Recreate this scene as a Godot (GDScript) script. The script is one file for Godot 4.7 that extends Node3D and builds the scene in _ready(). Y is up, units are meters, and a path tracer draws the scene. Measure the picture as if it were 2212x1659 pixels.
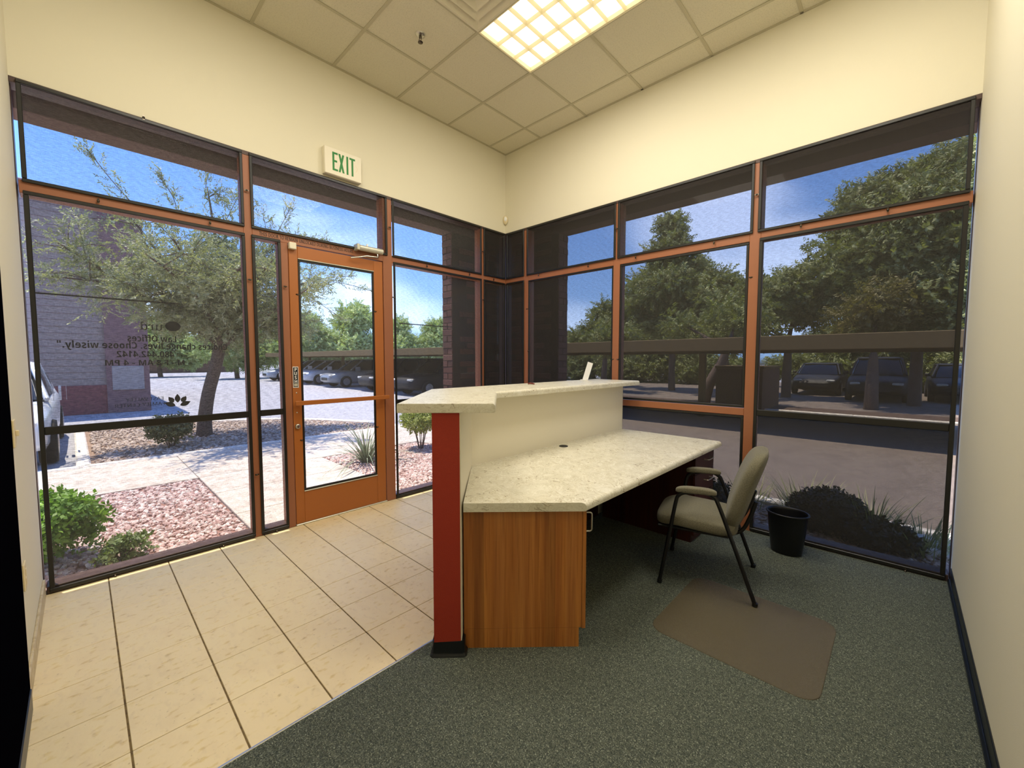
extends Node3D

const E_LAMP := 4.5
const LAMP_COLOR := Color(1.0, 0.97, 0.915)

# ---------------------------------------------------------------- mesh builder
class MB:
	var v := PackedVector3Array()
	var n := PackedVector3Array()
	var uv := PackedVector2Array()

	func puv(p: Vector3, nn: Vector3) -> Vector2:
		if absf(nn.y) > 0.8:
			return Vector2(p.x, p.z)
		var h := Vector3.UP.cross(nn)
		if h.length() < 0.001:
			return Vector2(p.x, p.z)
		return Vector2(p.dot(h.normalized()), -p.y)

	func tri(a: Vector3, b: Vector3, c: Vector3) -> void:
		var nn := (b - a).cross(c - a)
		if nn.length() < 1e-12:
			return
		nn = nn.normalized()
		for p in [a, c, b]:
			v.append(p)
			n.append(nn)
			uv.append(puv(p, nn))

	func quad(a: Vector3, b: Vector3, c: Vector3, d: Vector3) -> void:
		tri(a, b, c)
		tri(a, c, d)

	func oquad(a: Vector3, b: Vector3, c: Vector3, d: Vector3, out: Vector3) -> void:
		if (b - a).cross(c - a).dot(out) < 0.0:
			quad(d, c, b, a)
		else:
			quad(a, b, c, d)

	func otri(a: Vector3, b: Vector3, c: Vector3, out: Vector3) -> void:
		if (b - a).cross(c - a).dot(out) < 0.0:
			tri(c, b, a)
		else:
			tri(a, b, c)

	func box(lo: Vector3, hi: Vector3, ch := 0.0, xf := Transform3D()) -> MB:
		var c := (lo + hi) * 0.5
		var h := (hi - lo) * 0.5
		ch = minf(ch, minf(h.x, minf(h.y, h.z)) * 0.8)
		for a in 3:
			var u := (a + 1) % 3
			var w := (a + 2) % 3
			for s in [-1.0, 1.0]:
				var q: Array[Vector3] = []
				for k in [[-1, -1], [1, -1], [1, 1], [-1, 1]]:
					var p := Vector3()
					p[a] = s * h[a]
					p[u] = k[0] * (h[u] - ch)
					p[w] = k[1] * (h[w] - ch)
					q.append(xf * (c + p))
				var o := Vector3()
				o[a] = s
				oquad(q[0], q[1], q[2], q[3], xf.basis * o)
		if ch <= 0.0:
			return self
		for a in 3:
			var b := (a + 1) % 3
			var e := (a + 2) % 3
			for s in [-1.0, 1.0]:
				for t in [-1.0, 1.0]:
					var q: Array[Vector3] = []
					for k in [[0, -1], [1, -1], [1, 1], [0, 1]]:
						var p := Vector3()
						p[a] = s * (h[a] - (ch if k[0] == 1 else 0.0))
						p[b] = t * (h[b] - (0.0 if k[0] == 1 else ch))
						p[e] = k[1] * (h[e] - ch)
						q.append(xf * (c + p))
					var o := Vector3()
					o[a] = s
					o[b] = t
					oquad(q[0], q[1], q[2], q[3], xf.basis * o)
		for sx in [-1.0, 1.0]:
			for sy in [-1.0, 1.0]:
				for sz in [-1.0, 1.0]:
					var s := Vector3(sx, sy, sz)
					var q: Array[Vector3] = []
					for k in 3:
						var p := s * h
						for m in 3:
							if m != k:
								p[m] -= s[m] * ch
						q.append(xf * (c + p))
					otri(q[0], q[1], q[2], xf.basis * s)
		return self

	# points with smooth normals: rows of equal length; wrap joins the last column to the first
	func grid(rows: Array, wrap := true, flip := false, xf := Transform3D()) -> MB:
		var nr := rows.size()
		var nc: int = rows[0].size()
		var nor := []
		var sum := 0.0
		var ctr := Vector3()
		for r in nr:
			for k in nc:
				ctr += rows[r][k]
		ctr /= nr * nc
		for r in nr:
			var line := PackedVector3Array()
			for k in nc:
				var l: Vector3 = rows[r][(k - 1 + nc) % nc] if wrap or k > 0 else rows[r][k]
				var g: Vector3 = rows[r][(k + 1) % nc] if wrap or k < nc - 1 else rows[r][k]
				var u: Vector3 = rows[maxi(r - 1, 0)][k]
				var d: Vector3 = rows[mini(r + 1, nr - 1)][k]
				var nn: Vector3 = (g - l).cross(d - u)
				if nn.length() < 1e-10:
					nn = (rows[r][k] - ctr) * (1.0 if sum >= 0 else -1.0)
				nn = nn.normalized()
				sum += nn.dot(rows[r][k] - ctr)
				line.append(nn)
			nor.append(line)
		var sg := 1.0 if sum >= 0.0 else -1.0
		if flip:
			sg = -sg
		var vv := 0.0
		for r in nr - 1:
			for k in (nc if wrap else nc - 1):
				var k2 := (k + 1) % nc
				var a: Vector3 = rows[r][k]
				var b: Vector3 = rows[r][k2]
				var c: Vector3 = rows[r + 1][k2]
				var d: Vector3 = rows[r + 1][k]
				var ix := [[a, nor[r][k], k, r], [b, nor[r][k2], k + 1, r], [c, nor[r + 1][k2], k + 1, r + 1], [d, nor[r + 1][k], k, r + 1]]
				var fo := (b - a).cross(d - a).dot(nor[r][k]) * 1.0 + (c - b).cross(d - c).dot(nor[r + 1][k])
				var order := [0, 2, 1, 0, 3, 2]
				if fo * sg < 0.0:
					order = [0, 1, 2, 0, 2, 3]
				for o in order:
					v.append(xf * (ix[o][0] as Vector3))
					n.append((xf.basis * ((ix[o][1] as Vector3) * sg)).normalized())
					uv.append(Vector2(ix[o][2] / float(nc), ix[o][3] / float(nr)))
		return self

	func tube(pts: Array, rad, sides := 8, flat := 1.0, caps := true) -> MB:
		var rows := []
		var m := pts.size()
		var t0: Vector3 = (pts[1] - pts[0]).normalized()
		var side := t0.cross(Vector3.UP)
		if side.length() < 0.1:
			side = t0.cross(Vector3.RIGHT)
		side = side.normalized()
		for i in m:
			var t: Vector3 = (pts[mini(i + 1, m - 1)] - pts[maxi(i - 1, 0)]).normalized()
			side = (side - t * side.dot(t)).normalized()
			var up := side.cross(t)
			var r: float = rad[i] if rad is Array or rad is PackedFloat32Array else rad
			var ring := []
			for k in sides:
				var a := TAU * k / sides
				ring.append(pts[i] + side * cos(a) * r * flat + up * sin(a) * r)
			rows.append(ring)
		var at := v.size()
		# orientation from the first ring
		_tube_rows(rows, pts)
		if caps:
			for e in [0, m - 1]:
				var out: Vector3 = -t0 if e == 0 else (pts[m - 1] - pts[m - 2])
				for k in sides:
					otri(pts[e], rows[e][k], rows[e][(k + 1) % sides], out)
		return self

	func _tube_rows(rows: Array, pts: Array) -> void:
		var sides: int = rows[0].size()
		for i in rows.size() - 1:
			for k in sides:
				var k2 := (k + 1) % sides
				var q := [rows[i][k], rows[i][k2], rows[i + 1][k2], rows[i + 1][k]]
				var nn := [(q[0] - pts[i]).normalized(), (q[1] - pts[i]).normalized(), (q[2] - pts[i + 1]).normalized(), (q[3] - pts[i + 1]).normalized()]
				var order := [0, 2, 1, 0, 3, 2]
				if (q[1] - q[0]).cross(q[3] - q[0]).dot(nn[0]) < 0.0:
					order = [0, 1, 2, 0, 2, 3]
				for o in order:
					v.append(q[o])
					n.append(nn[o])
					uv.append(Vector2((k + (1 if o == 1 or o == 2 else 0)) / float(sides), (i + (1 if o > 1 else 0)) * 0.25))

	func lathe(profile: Array, segs := 20, xf := Transform3D(), sx := 1.0, sz := 1.0) -> MB:
		var rows := []
		for p in profile:
			var ring := []
			for k in segs:
				var a := TAU * k / segs
				ring.append(Vector3(cos(a) * p.x * sx, p.y, sin(a) * p.x * sz))
			rows.append(ring)
		return grid(rows, true, false, xf)

	# polygon in (x, z); rings are [inset factor, y]; each edge i (from vertex i) has its own inset in ins
	func prism(poly: PackedVector2Array, rings: Array, ins: Array = []) -> MB:
		var area := 0.0
		var m := poly.size()
		for i in m:
			area += poly[i].cross(poly[(i + 1) % m])
		var sg := 1.0 if area > 0.0 else -1.0
		var lines := []
		for r in rings:
			var pr := PackedVector2Array()
			for i in m:
				var a := poly[(i - 1 + m) % m]
				var b := poly[i]
				var c := poly[(i + 1) % m]
				var d0 := (b - a).normalized()
				var d1 := (c - b).normalized()
				var i0: float = (ins[(i - 1 + m) % m] if ins.size() else 1.0) * r[0]
				var i1: float = (ins[i] if ins.size() else 1.0) * r[0]
				var n0 := Vector2(-d0.y, d0.x) * sg
				var n1 := Vector2(-d1.y, d1.x) * sg
				var cr := d0.cross(d1)
				if absf(cr) < 1e-4:
					pr.append(b + n0 * i0)
				else:
					var p0 := a + n0 * i0
					var p1 := b + n1 * i1
					pr.append(p0 + d0 * ((p1 - p0).cross(d1) / cr))
			lines.append(pr)
		for k in rings.size() - 1:
			for i in m:
				var j := (i + 1) % m
				var a := Vector3(lines[k][i].x, rings[k][1], lines[k][i].y)
				var b := Vector3(lines[k][j].x, rings[k][1], lines[k][j].y)
				var c := Vector3(lines[k + 1][j].x, rings[k + 1][1], lines[k + 1][j].y)
				var d := Vector3(lines[k + 1][i].x, rings[k + 1][1], lines[k + 1][i].y)
				var e := poly[j] - poly[i]
				var out := Vector3(e.y, 0, -e.x) * sg
				if k > 0 and absf(rings[k + 1][1] - rings[k][1]) < 1e-5:
					out = Vector3.UP
				oquad(a, b, c, d, out)
		for e in [0, rings.size() - 1]:
			var ix := Geometry2D.triangulate_polygon(lines[e])
			for t in range(0, ix.size(), 3):
				var q := []
				for o in 3:
					var p: Vector2 = lines[e][ix[t + o]]
					q.append(Vector3(p.x, rings[e][1], p.y))
				otri(q[0], q[1], q[2], Vector3.DOWN if e == 0 else Vector3.UP)
		return self

	func add(o: MB, xf := Transform3D()) -> MB:
		for i in o.v.size():
			v.append(xf * o.v[i])
			n.append((xf.basis * o.n[i]).normalized())
			uv.append(o.uv[i])
		return self

	func mesh() -> ArrayMesh:
		var a := []
		a.resize(Mesh.ARRAY_MAX)
		a[Mesh.ARRAY_VERTEX] = v
		a[Mesh.ARRAY_NORMAL] = n
		a[Mesh.ARRAY_TEX_UV] = uv
		var m := ArrayMesh.new()
		m.add_surface_from_arrays(Mesh.PRIMITIVE_TRIANGLES, a)
		return m

# ---------------------------------------------------------------- scene helpers
var M := {}
var taken := {}
var R := RandomNumberGenerator.new()

func V(x: float, y: float, z: float) -> Vector3:
	return Vector3(x, y, z)

func bx(x0: float, y0: float, z0: float, x1: float, y1: float, z1: float, ch := 0.0) -> MB:
	return MB.new().box(V(minf(x0, x1), minf(y0, y1), minf(z0, z1)), V(maxf(x0, x1), maxf(y0, y1), maxf(z0, z1)), ch)

func numbered(called: String) -> String:
	var k: int = taken.get(called, 0)
	taken[called] = k + 1
	return called if k == 0 else "%s_%03d" % [called, k]

func obj(called: String, mb, mat: Material, parent: Node3D = self) -> MeshInstance3D:
	var o := MeshInstance3D.new()
	o.mesh = mb.mesh() if mb is MB else mb
	o.material_override = mat
	o.name = numbered(called) if parent == self else called
	parent.add_child(o, true)
	return o

func thing(called: String, label: String, category: String, at := Vector3.ZERO, turn := 0.0, group := "") -> Node3D:
	var o := Node3D.new()
	o.name = numbered(called)
	add_child(o)
	o.position = at
	o.rotation.y = turn
	tag(o, label, category, group)
	return o

func tag(o: Node, label: String, category := "", group := "", kind := "") -> Node:
	if label:
		o.set_meta("label", label)
	if category:
		o.set_meta("category", category)
	if group:
		o.set_meta("group", group)
	if kind:
		o.set_meta("kind", kind)
	return o

func struct(called: String, label: String, at := Vector3.ZERO) -> Node3D:
	var o := Node3D.new()
	o.name = numbered(called)
	add_child(o)
	o.position = at
	tag(o, label, called.get_slice("_", 0), "", "structure")
	return o

func mat(col: Color, rough := 0.6, metal := 0.0) -> StandardMaterial3D:
	var m := StandardMaterial3D.new()
	m.albedo_color = col
	m.roughness = rough
	m.metallic = metal
	return m

func textured(img: Image, col: Color, rough: float, scale: float, world := true) -> StandardMaterial3D:
	var m := mat(col, rough)
	m.albedo_texture = ImageTexture.create_from_image(img)
	m.uv1_triplanar = true
	m.uv1_world_triplanar = world
	m.uv1_scale = Vector3.ONE * scale
	m.uv1_triplanar_sharpness = 6.0
	return m

func bump(m: StandardMaterial3D, img: Image, cm: float) -> StandardMaterial3D:
	m.heightmap_enabled = true
	m.heightmap_texture = ImageTexture.create_from_image(img)
	m.heightmap_scale = cm
	return m

func noise(seed_: int, freq: float, type := FastNoiseLite.TYPE_SIMPLEX_SMOOTH, oct := 4) -> FastNoiseLite:
	var f := FastNoiseLite.new()
	f.seed = seed_
	f.frequency = freq
	f.noise_type = type
	f.fractal_octaves = oct
	return f

func field(seed_: int, freq: float, size := 512, type := FastNoiseLite.TYPE_SIMPLEX_SMOOTH, oct := 4) -> Image:
	var im := noise(seed_, freq, type, oct).get_seamless_image(size, size)
	im.convert(Image.FORMAT_L8)
	return im

# blends colours by a stack of noise fields: stops are [[noise index, low, high, colour], ...] over a base colour
func paint(size: int, base: Color, layers: Array, sx := 1, sy := 1) -> Image:
	var im := Image.create(size, size, false, Image.FORMAT_RGB8)
	var data := []
	for l in layers:
		data.append((l[0] as Image).get_data())
	var out := PackedByteArray()
	out.resize(size * size * 3)
	for y in size:
		for x in size:
			var c := base
			for k in layers.size():
				var l: Array = layers[k]
				var px: int = (x * (l[4] if l.size() > 4 else 1)) % size
				var py: int = (y * (l[5] if l.size() > 5 else 1)) % size
				var g: float = data[k][py * size + px] / 255.0
				c = c.lerp(l[3], clampf((g - l[1]) / (l[2] - l[1]), 0.0, 1.0) * (l[3] as Color).a)
			var i := (y * size + x) * 3
			out[i] = int(clampf(c.r, 0, 1) * 255)
			out[i + 1] = int(clampf(c.g, 0, 1) * 255)
			out[i + 2] = int(clampf(c.b, 0, 1) * 255)
	im.set_data(size, size, false, Image.FORMAT_RGB8, out)
	return im

func text(called: String, s: String, height: float, mat_: Material, parent: Node3D, at: Vector3, turn: float, bold := false, width := 0.0, depth := 0.0015, font := "Droid Sans") -> MeshInstance3D:
	var f := SystemFont.new()
	f.font_names = PackedStringArray([font])
	if bold:
		f.font_weight = 700
	var t := TextMesh.new()
	t.font = f
	t.text = s
	t.font_size = 64
	t.pixel_size = height / 45.7
	t.depth = depth
	t.curve_step = 2.0
	var o := obj(called, t, mat_, parent)
	o.position = at
	o.rotation.y = turn
	if width > 0.0:
		o.scale.x = width / maxf(t.get_aabb().size.x, 0.001)
	return o

# ---------------------------------------------------------------- materials
func make_materials() -> void:
	var fine := field(11, 0.03, 512, FastNoiseLite.TYPE_SIMPLEX_SMOOTH, 5)
	var mid := field(12, 0.012, 512, FastNoiseLite.TYPE_SIMPLEX_SMOOTH, 5)
	var grain := field(13, 0.12, 512, FastNoiseLite.TYPE_SIMPLEX_SMOOTH, 3)
	var speck := field(14, 0.2, 512, FastNoiseLite.TYPE_VALUE, 1)
	var cell := field(15, 0.05, 512, FastNoiseLite.TYPE_CELLULAR, 1)
	M.wall = bump(mat(Color(0.875, 0.85, 0.755), 0.75), grain, 0.018)
	(M.wall as StandardMaterial3D).uv1_triplanar = true
	(M.wall as StandardMaterial3D).uv1_world_triplanar = true
	(M.wall as StandardMaterial3D).uv1_scale = Vector3.ONE * 3.0
	M.tile = []
	for i in 4:
		var b := Color(0.90, 0.82, 0.60).lerp(Color(0.87, 0.775, 0.54), i * 0.22)
		var im := paint(512, b, [[mid, 0.45, 0.85, Color(0.80, 0.69, 0.48, 0.7), 1, 2], [fine, 0.64, 0.85, Color(0.68, 0.58, 0.42, 0.5), 1, 2], [fine, 0.12, 0.34, Color(0.93, 0.86, 0.70, 0.8), 2, 1], [grain, 0.82, 0.95, Color(0.55, 0.46, 0.33, 0.5)]])
		if i > 1:
			im.flip_x()
		if i % 2 == 1:
			im.flip_y()
		M.tile.append(bump(textured(im, Color.WHITE, 0.42, 0.8), fine, 0.12))
	M.grout = textured(paint(256, Color(0.47, 0.39, 0.24), [[field(3, 0.05, 256), 0.4, 0.8, Color(0.30, 0.24, 0.15, 0.8)]]), Color.WHITE, 0.9, 2.0)
	# carpet: ribs running along x with flecks
	var cp := Image.create(512, 512, false, Image.FORMAT_RGB8)
	var ch := Image.create(512, 512, false, Image.FORMAT_L8)
	var rr := RandomNumberGenerator.new()
	rr.seed = 5
	var fd := fine.get_data()
	var fleck := PackedFloat32Array()
	for i in 128 * 171:
		fleck.append(rr.randf())
	for y in 512:
		for x in 512:
			var g: float = fd[y * 512 + x] / 255.0
			var rib := 0.5 + 0.5 * sin(TAU * (y + 14.0 * (g - 0.5)) / 12.8)
			var fl: float = fleck[((y + int(6.0 * g)) / 4 % 128) * 171 + (x + int(9.0 * g)) / 3 % 171]
			var c := Color(0.36, 0.39, 0.365).lerp(Color(0.46, 0.48, 0.44), g)
			c = c.darkened(0.16 * (1.0 - rib))
			if fl > 0.87:
				c = c.lerp(Color(0.82, 0.84, 0.78), (fl - 0.80) * 3.6)
			elif fl < 0.2:
				c = c.lerp(Color(0.12, 0.16, 0.16), 0.55)
			cp.set_pixel(x, y, c)
			ch.set_pixel(x, y, Color.from_hsv(0, 0, clampf(rib * 0.35 + fl * 0.55, 0, 1)))
	M.carpet = bump(textured(cp, Color(0.89, 0.90, 0.865), 0.95, 2.6), ch, 0.5)
	# laminate with drifting veins
	var lam := Image.create(768, 768, false, Image.FORMAT_RGB8)
	var wx := field(21, 0.006, 768).get_data()
	var wy := field(22, 0.012, 768).get_data()
	var v1 := field(23, 0.0065, 768, FastNoiseLite.TYPE_SIMPLEX_SMOOTH, 5).get_data()
	var v2 := field(24, 0.018, 768, FastNoiseLite.TYPE_SIMPLEX_SMOOTH, 5).get_data()
	for y in 768:
		for x in 768:
			var w0 := wx[y * 768 + x]
			var w1_ := wy[y * 768 + x]
			var qx: int = (x + int((w1_ - 128) * 0.5) + 768) % 768
			var qy: int = (y + int((w0 - 128) * 0.5) + 768) % 768
			var a := absf(v1[qy * 768 + qx] / 255.0 - 0.5)
			var b := absf(v2[qy * 768 + qx] / 255.0 - 0.5)
			var msk: float = smoothstep(0.44, 0.60, wy[(y * 2 % 768) * 768 + x] / 255.0)
			var c := Color(0.885, 0.865, 0.79).lerp(Color(0.815, 0.795, 0.71), w1_ / 255.0)
			c = c.lerp(Color(0.96, 0.95, 0.90), clampf(1.0 - b * 14.0, 0, 1) * 0.55)
			c = c.lerp(Color(0.66, 0.60, 0.46), clampf(1.0 - absf(b - 0.13) * 34.0, 0, 1) * 0.42 * w0 / 160.0)
			c = c.lerp(Color(0.42, 0.34, 0.20), clampf(1.0 - a * 48.0, 0, 1) * 0.85 * msk)
			c = c.lerp(Color(0.60, 0.53, 0.38), clampf(1.0 - absf(a - 0.07) * 60.0, 0, 1) * 0.35 * (1.0 - msk))
			lam.set_pixel(x, y, c)
	M.laminate = textured(lam, Color.WHITE, 0.38, 1.0)
	# wood: grain along v
	var wd := Image.create(512, 512, false, Image.FORMAT_RGB8)
	var w1 := field(31, 0.02, 512, FastNoiseLite.TYPE_SIMPLEX_SMOOTH, 4).get_data()
	for y in 512:
		for x in 512:
			var g: float = w1[(y / 16) * 512 + x] / 255.0
			var g2: float = w1[((y / 5 + 200) % 512) * 512 + (x * 4) % 512] / 255.0
			var pl: float = w1[300 * 512 + (x / 40 * 73) % 512] / 255.0
			var c := Color(0.77, 0.505, 0.235).lerp(Color(0.64, 0.38, 0.165), clampf(g * 1.5 - 0.35, 0, 1))
			c = c.lerp(Color(0.50, 0.27, 0.10), clampf(g2 * 2.0 - 1.05, 0, 1) * 0.6)
			c = c.lightened((pl - 0.5) * 0.12) if pl > 0.5 else c.darkened((0.5 - pl) * 0.3)
			wd.set_pixel(x, y, c)
	M.wood = mat(Color(1, 1, 1), 0.42)
	M.wood.albedo_texture = ImageTexture.create_from_image(wd)
	M.wood.uv1_scale = Vector3(1.6, 1.0, 1)
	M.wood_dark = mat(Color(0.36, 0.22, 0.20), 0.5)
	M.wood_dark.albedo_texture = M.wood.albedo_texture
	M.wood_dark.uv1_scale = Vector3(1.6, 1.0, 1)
	M.red = bump(mat(Color(0.63, 0.185, 0.095), 0.7), grain, 0.05)
	M.red.uv1_triplanar = true
	M.red.uv1_world_triplanar = true
	M.red.uv1_scale = Vector3.ONE * 3.0
	M.orange = mat(Color(0.66, 0.39, 0.17), 0.42)
	M.frame_brown = mat(Color(0.30, 0.22, 0.19), 0.45)
	M.orange_wall = mat(Color(0.60, 0.38, 0.255), 0.42)
	M.screen_frame = mat(Color(0.10, 0.095, 0.08), 0.4)
	M.black = mat(Color(0.025, 0.025, 0.03), 0.5)
	M.cove = mat(Color(0.045, 0.065, 0.08), 0.35)
	M.void_black = mat(Color(0.02, 0.02, 0.035), 0.95)
	M.void_black.specular_mode = BaseMaterial3D.SPECULAR_DISABLED
	M.plate_vent = mat(Color(0.86, 0.83, 0.74), 0.5)
	M.tile_base = textured(paint(256, Color(0.80, 0.74, 0.60), [[field(4, 0.03, 256), 0.4, 0.8, Color(0.70, 0.62, 0.46, 0.8)]]), Color.WHITE, 0.5, 2.0)
	M.white_paint = mat(Color(0.90, 0.87, 0.78), 0.5)
	M.plate = mat(Color(0.88, 0.82, 0.66), 0.4)
	M.ceil = bump(textured(paint(256, Color(0.86, 0.835, 0.74), [[field(6, 0.12, 256), 0.55, 0.9, Color(0.80, 0.775, 0.68, 0.8)]]), Color.WHITE, 0.9, 2.4), field(6, 0.12, 256), 0.15)
	M.tee = mat(Color(0.74, 0.71, 0.60), 0.5)
	M.metal = mat(Color(0.80, 0.79, 0.74), 0.28, 0.9)
	M.alu = mat(Color(0.80, 0.79, 0.72), 0.35, 0.35)
	M.clip = mat(Color(0.36, 0.33, 0.29), 0.22, 0.85)
	M.green = mat(Color(0.02, 0.47, 0.13), 0.5)
	M.ink = mat(Color(0.02, 0.02, 0.025), 0.5)
	M.paper = mat(Color(0.92, 0.92, 0.90), 0.5)
	M.reddish = mat(Color(0.42, 0.13, 0.05), 0.4)
	M.bin = mat(Color(0.03, 0.03, 0.045), 0.38)
	M.tube_black = mat(Color(0.035, 0.035, 0.05), 0.35)
	var fb := paint(256, Color(0.41, 0.395, 0.325), [[field(41, 0.09, 256), 0.45, 0.75, Color(0.33, 0.315, 0.25, 0.8)], [field(42, 0.2, 256), 0.6, 0.85, Color(0.60, 0.58, 0.48, 0.7)]])
	M.fabric = bump(textured(fb, Color.WHITE, 0.95, 5.0, false), field(42, 0.2, 256), 0.15)
	M.fabric.rim_enabled = true
	M.fabric.rim = 0.35
	M.fabric.rim_tint = 0.5
	M.mat_clear = mat(Color(0.41, 0.375, 0.295, 0.55), 0.5)
	M.mat_clear.transparency = BaseMaterial3D.TRANSPARENCY_ALPHA
	M.glass = mat(Color(1, 1, 1, 0.04), 0.02)
	M.glass.metallic_specular = 0.25
	M.glass.transparency = BaseMaterial3D.TRANSPARENCY_ALPHA
	M.lamp = mat(Color.WHITE, 0.5)
	M.lamp.emission_enabled = true
	M.lamp.emission = Color(1.0, 0.95, 0.84)
	M.lamp.emission_energy_multiplier = 1.9
	M.louver = mat(Color(0.93, 0.89, 0.76), 0.35)
	# woven solar screens: threads block part of the light; one cloth, copies differ in painted dimness
	M.screen_west = screen_mat(0.42, 0.34, Color(0.13, 0.125, 0.12), 0.07)
	M.screen_door = screen_mat(0.30, 0.26, Color(0.13, 0.13, 0.12), 0.07)
	M.screen_dimmed = screen_mat(0.735, 0.11, Color(0.12, 0.105, 0.08), 0.02)  # same cloth as west, dimmer outlook put into its density and colour
	# outdoors
	M.concrete = bump(textured(paint(512, Color(0.79, 0.75, 0.70), [[mid, 0.4, 0.9, Color(0.66, 0.61, 0.56, 0.8)], [grain, 0.6, 0.9, Color(0.55, 0.5, 0.45, 0.6)]]), Color.WHITE, 0.85, 0.6), grain, 0.2)
	M.curb = textured(paint(256, Color(0.88, 0.86, 0.82), [[field(7, 0.05, 256), 0.4, 0.9, Color(0.70, 0.66, 0.6, 0.8)]]), Color.WHITE, 0.85, 1.0)
	M.asphalt = bump(textured(paint(512, Color(0.62, 0.625, 0.65), [[mid, 0.4, 0.85, Color(0.56, 0.565, 0.59, 0.8)], [speck, 0.6, 1.0, Color(0.62, 0.61, 0.60, 0.6)], [grain, 0.65, 0.9, Color(0.36, 0.36, 0.37, 0.7)]]), Color.WHITE, 0.9, 0.35), grain, 0.4)
	M.asphalt_dimmed = bump(textured(paint(512, Color(0.47, 0.42, 0.375), [[mid, 0.4, 0.85, Color(0.42, 0.375, 0.335, 0.8)], [grain, 0.65, 0.9, Color(0.32, 0.29, 0.26, 0.7)]]), Color.WHITE, 0.9, 0.35), grain, 0.4)  # asphalt copy with the dimmer north view put into its colour
	M.soil_pink = textured(paint(512, Color(0.60, 0.46, 0.42), [[cell, 0.2, 0.8, Color(0.50, 0.36, 0.32, 0.8)]]), Color.WHITE, 0.95, 1.5)
	M.soil_dark = mat(Color(0.33, 0.26, 0.21), 0.95)
	M.soil_tan = textured(paint(512, Color(0.56, 0.47, 0.395), [[cell, 0.2, 0.8, Color(0.54, 0.45, 0.38, 0.8)], [mid, 0.4, 0.8, Color(0.60, 0.5, 0.43, 0.7)]]), Color.WHITE, 0.95, 1.2)
	M.stone = mat(Color.WHITE, 0.85)
	M.stone.vertex_color_use_as_albedo = true
	M.leaf = mat(Color.WHITE, 0.55)
	M.leaf.vertex_color_use_as_albedo = true
	M.leaf.backlight_enabled = true
	M.leaf.backlight = Color(0.8, 0.85, 0.5)
	M.bark = bump(textured(paint(256, Color(0.43, 0.36, 0.315), [[field(8, 0.05, 256), 0.4, 0.8, Color(0.26, 0.21, 0.18, 0.8), 1, 1]]), Color.WHITE, 0.9, 2.0), field(8, 0.05, 256), 1.0)
	M.block = bump(textured(paint(512, Color(0.62, 0.555, 0.52), [[fine, 0.4, 0.8, Color(0.56, 0.50, 0.465, 0.8)]]), Color.WHITE, 0.9, 0.8), grain, 0.3)
	M.block_red = textured(paint(256, Color(0.52, 0.30, 0.30), [[field(9, 0.05, 256), 0.4, 0.8, Color(0.45, 0.25, 0.26, 0.8)]]), Color.WHITE, 0.9, 0.8)
	M.block_mauve = mat(Color(0.50, 0.38, 0.38), 0.9)
	M.beam_brown = mat(Color(0.37, 0.28, 0.255), 0.9)
	M.panel_grey = mat(Color(0.62, 0.58, 0.56), 0.7)
	M.brick = []
	for i in 4:
		var b: Color = [Color(0.46, 0.31, 0.28), Color(0.42, 0.29, 0.26), Color(0.50, 0.35, 0.31), Color(0.44, 0.28, 0.245)][i]
		M.brick.append(textured(paint(128, b, [[field(50 + i, 0.08, 128), 0.4, 0.8, b.darkened(0.18)]]), Color(0.86, 0.86, 0.86), 0.9, 3.0))
	M.mortar = mat(Color(0.22, 0.175, 0.16), 0.95)
	M.soffit = mat(Color(0.17, 0.15, 0.14), 0.9)
	M.steel_brown = mat(Color(0.41, 0.335, 0.19), 0.8)
	M.enclosure = textured(paint(256, Color(0.38, 0.275, 0.205), [[field(10, 0.06, 256), 0.4, 0.8, Color(0.36, 0.27, 0.22, 0.8)]]), Color.WHITE, 0.9, 0.8)
	M.tyre = mat(Color(0.03, 0.03, 0.03), 0.8)
	M.rim_metal = mat(Color(0.62, 0.62, 0.64), 0.35, 0.7)
	M.car_glass = mat(Color(0.03, 0.04, 0.045), 0.12)
	M.car_glass.metallic_specular = 0.35
	M.lens = mat(Color(0.75, 0.75, 0.72), 0.1)
	M.tail = mat(Color(0.45, 0.03, 0.02), 0.2)

func screen_mat(cover: float, sway: float, col: Color, through := 0.35) -> StandardMaterial3D:
	var a := field(60, 0.05, 512, FastNoiseLite.TYPE_SIMPLEX_SMOOTH, 3).get_data()
	var im := Image.create(512, 512, false, Image.FORMAT_RGBA8)
	var rr := RandomNumberGenerator.new()
	rr.seed = 77
	for y in 512:
		for x in 512:
			var g: float = a[((y * 6) % 512) * 512 + (x / 3)] / 255.0 - 0.5
			var g2: float = a[(y / 2) * 512 + (x * 5) % 512] / 255.0 - 0.5
			im.set_pixel(x, y, Color(1, 1, 1, clampf(cover + sway * (g * 1.5 + g2 * 0.5), 0.02, 0.98)))
	var m := mat(col, 0.9)
	m.transparency = BaseMaterial3D.TRANSPARENCY_ALPHA
	m.albedo_texture = ImageTexture.create_from_image(im)
	m.uv1_scale = Vector3(2.2, 2.2, 1)
	m.backlight_enabled = true
	m.backlight = Color(through, through, through)
	return m

# ---------------------------------------------------------------- room shell
const H := 3.8926
const TOP := 2.955

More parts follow.
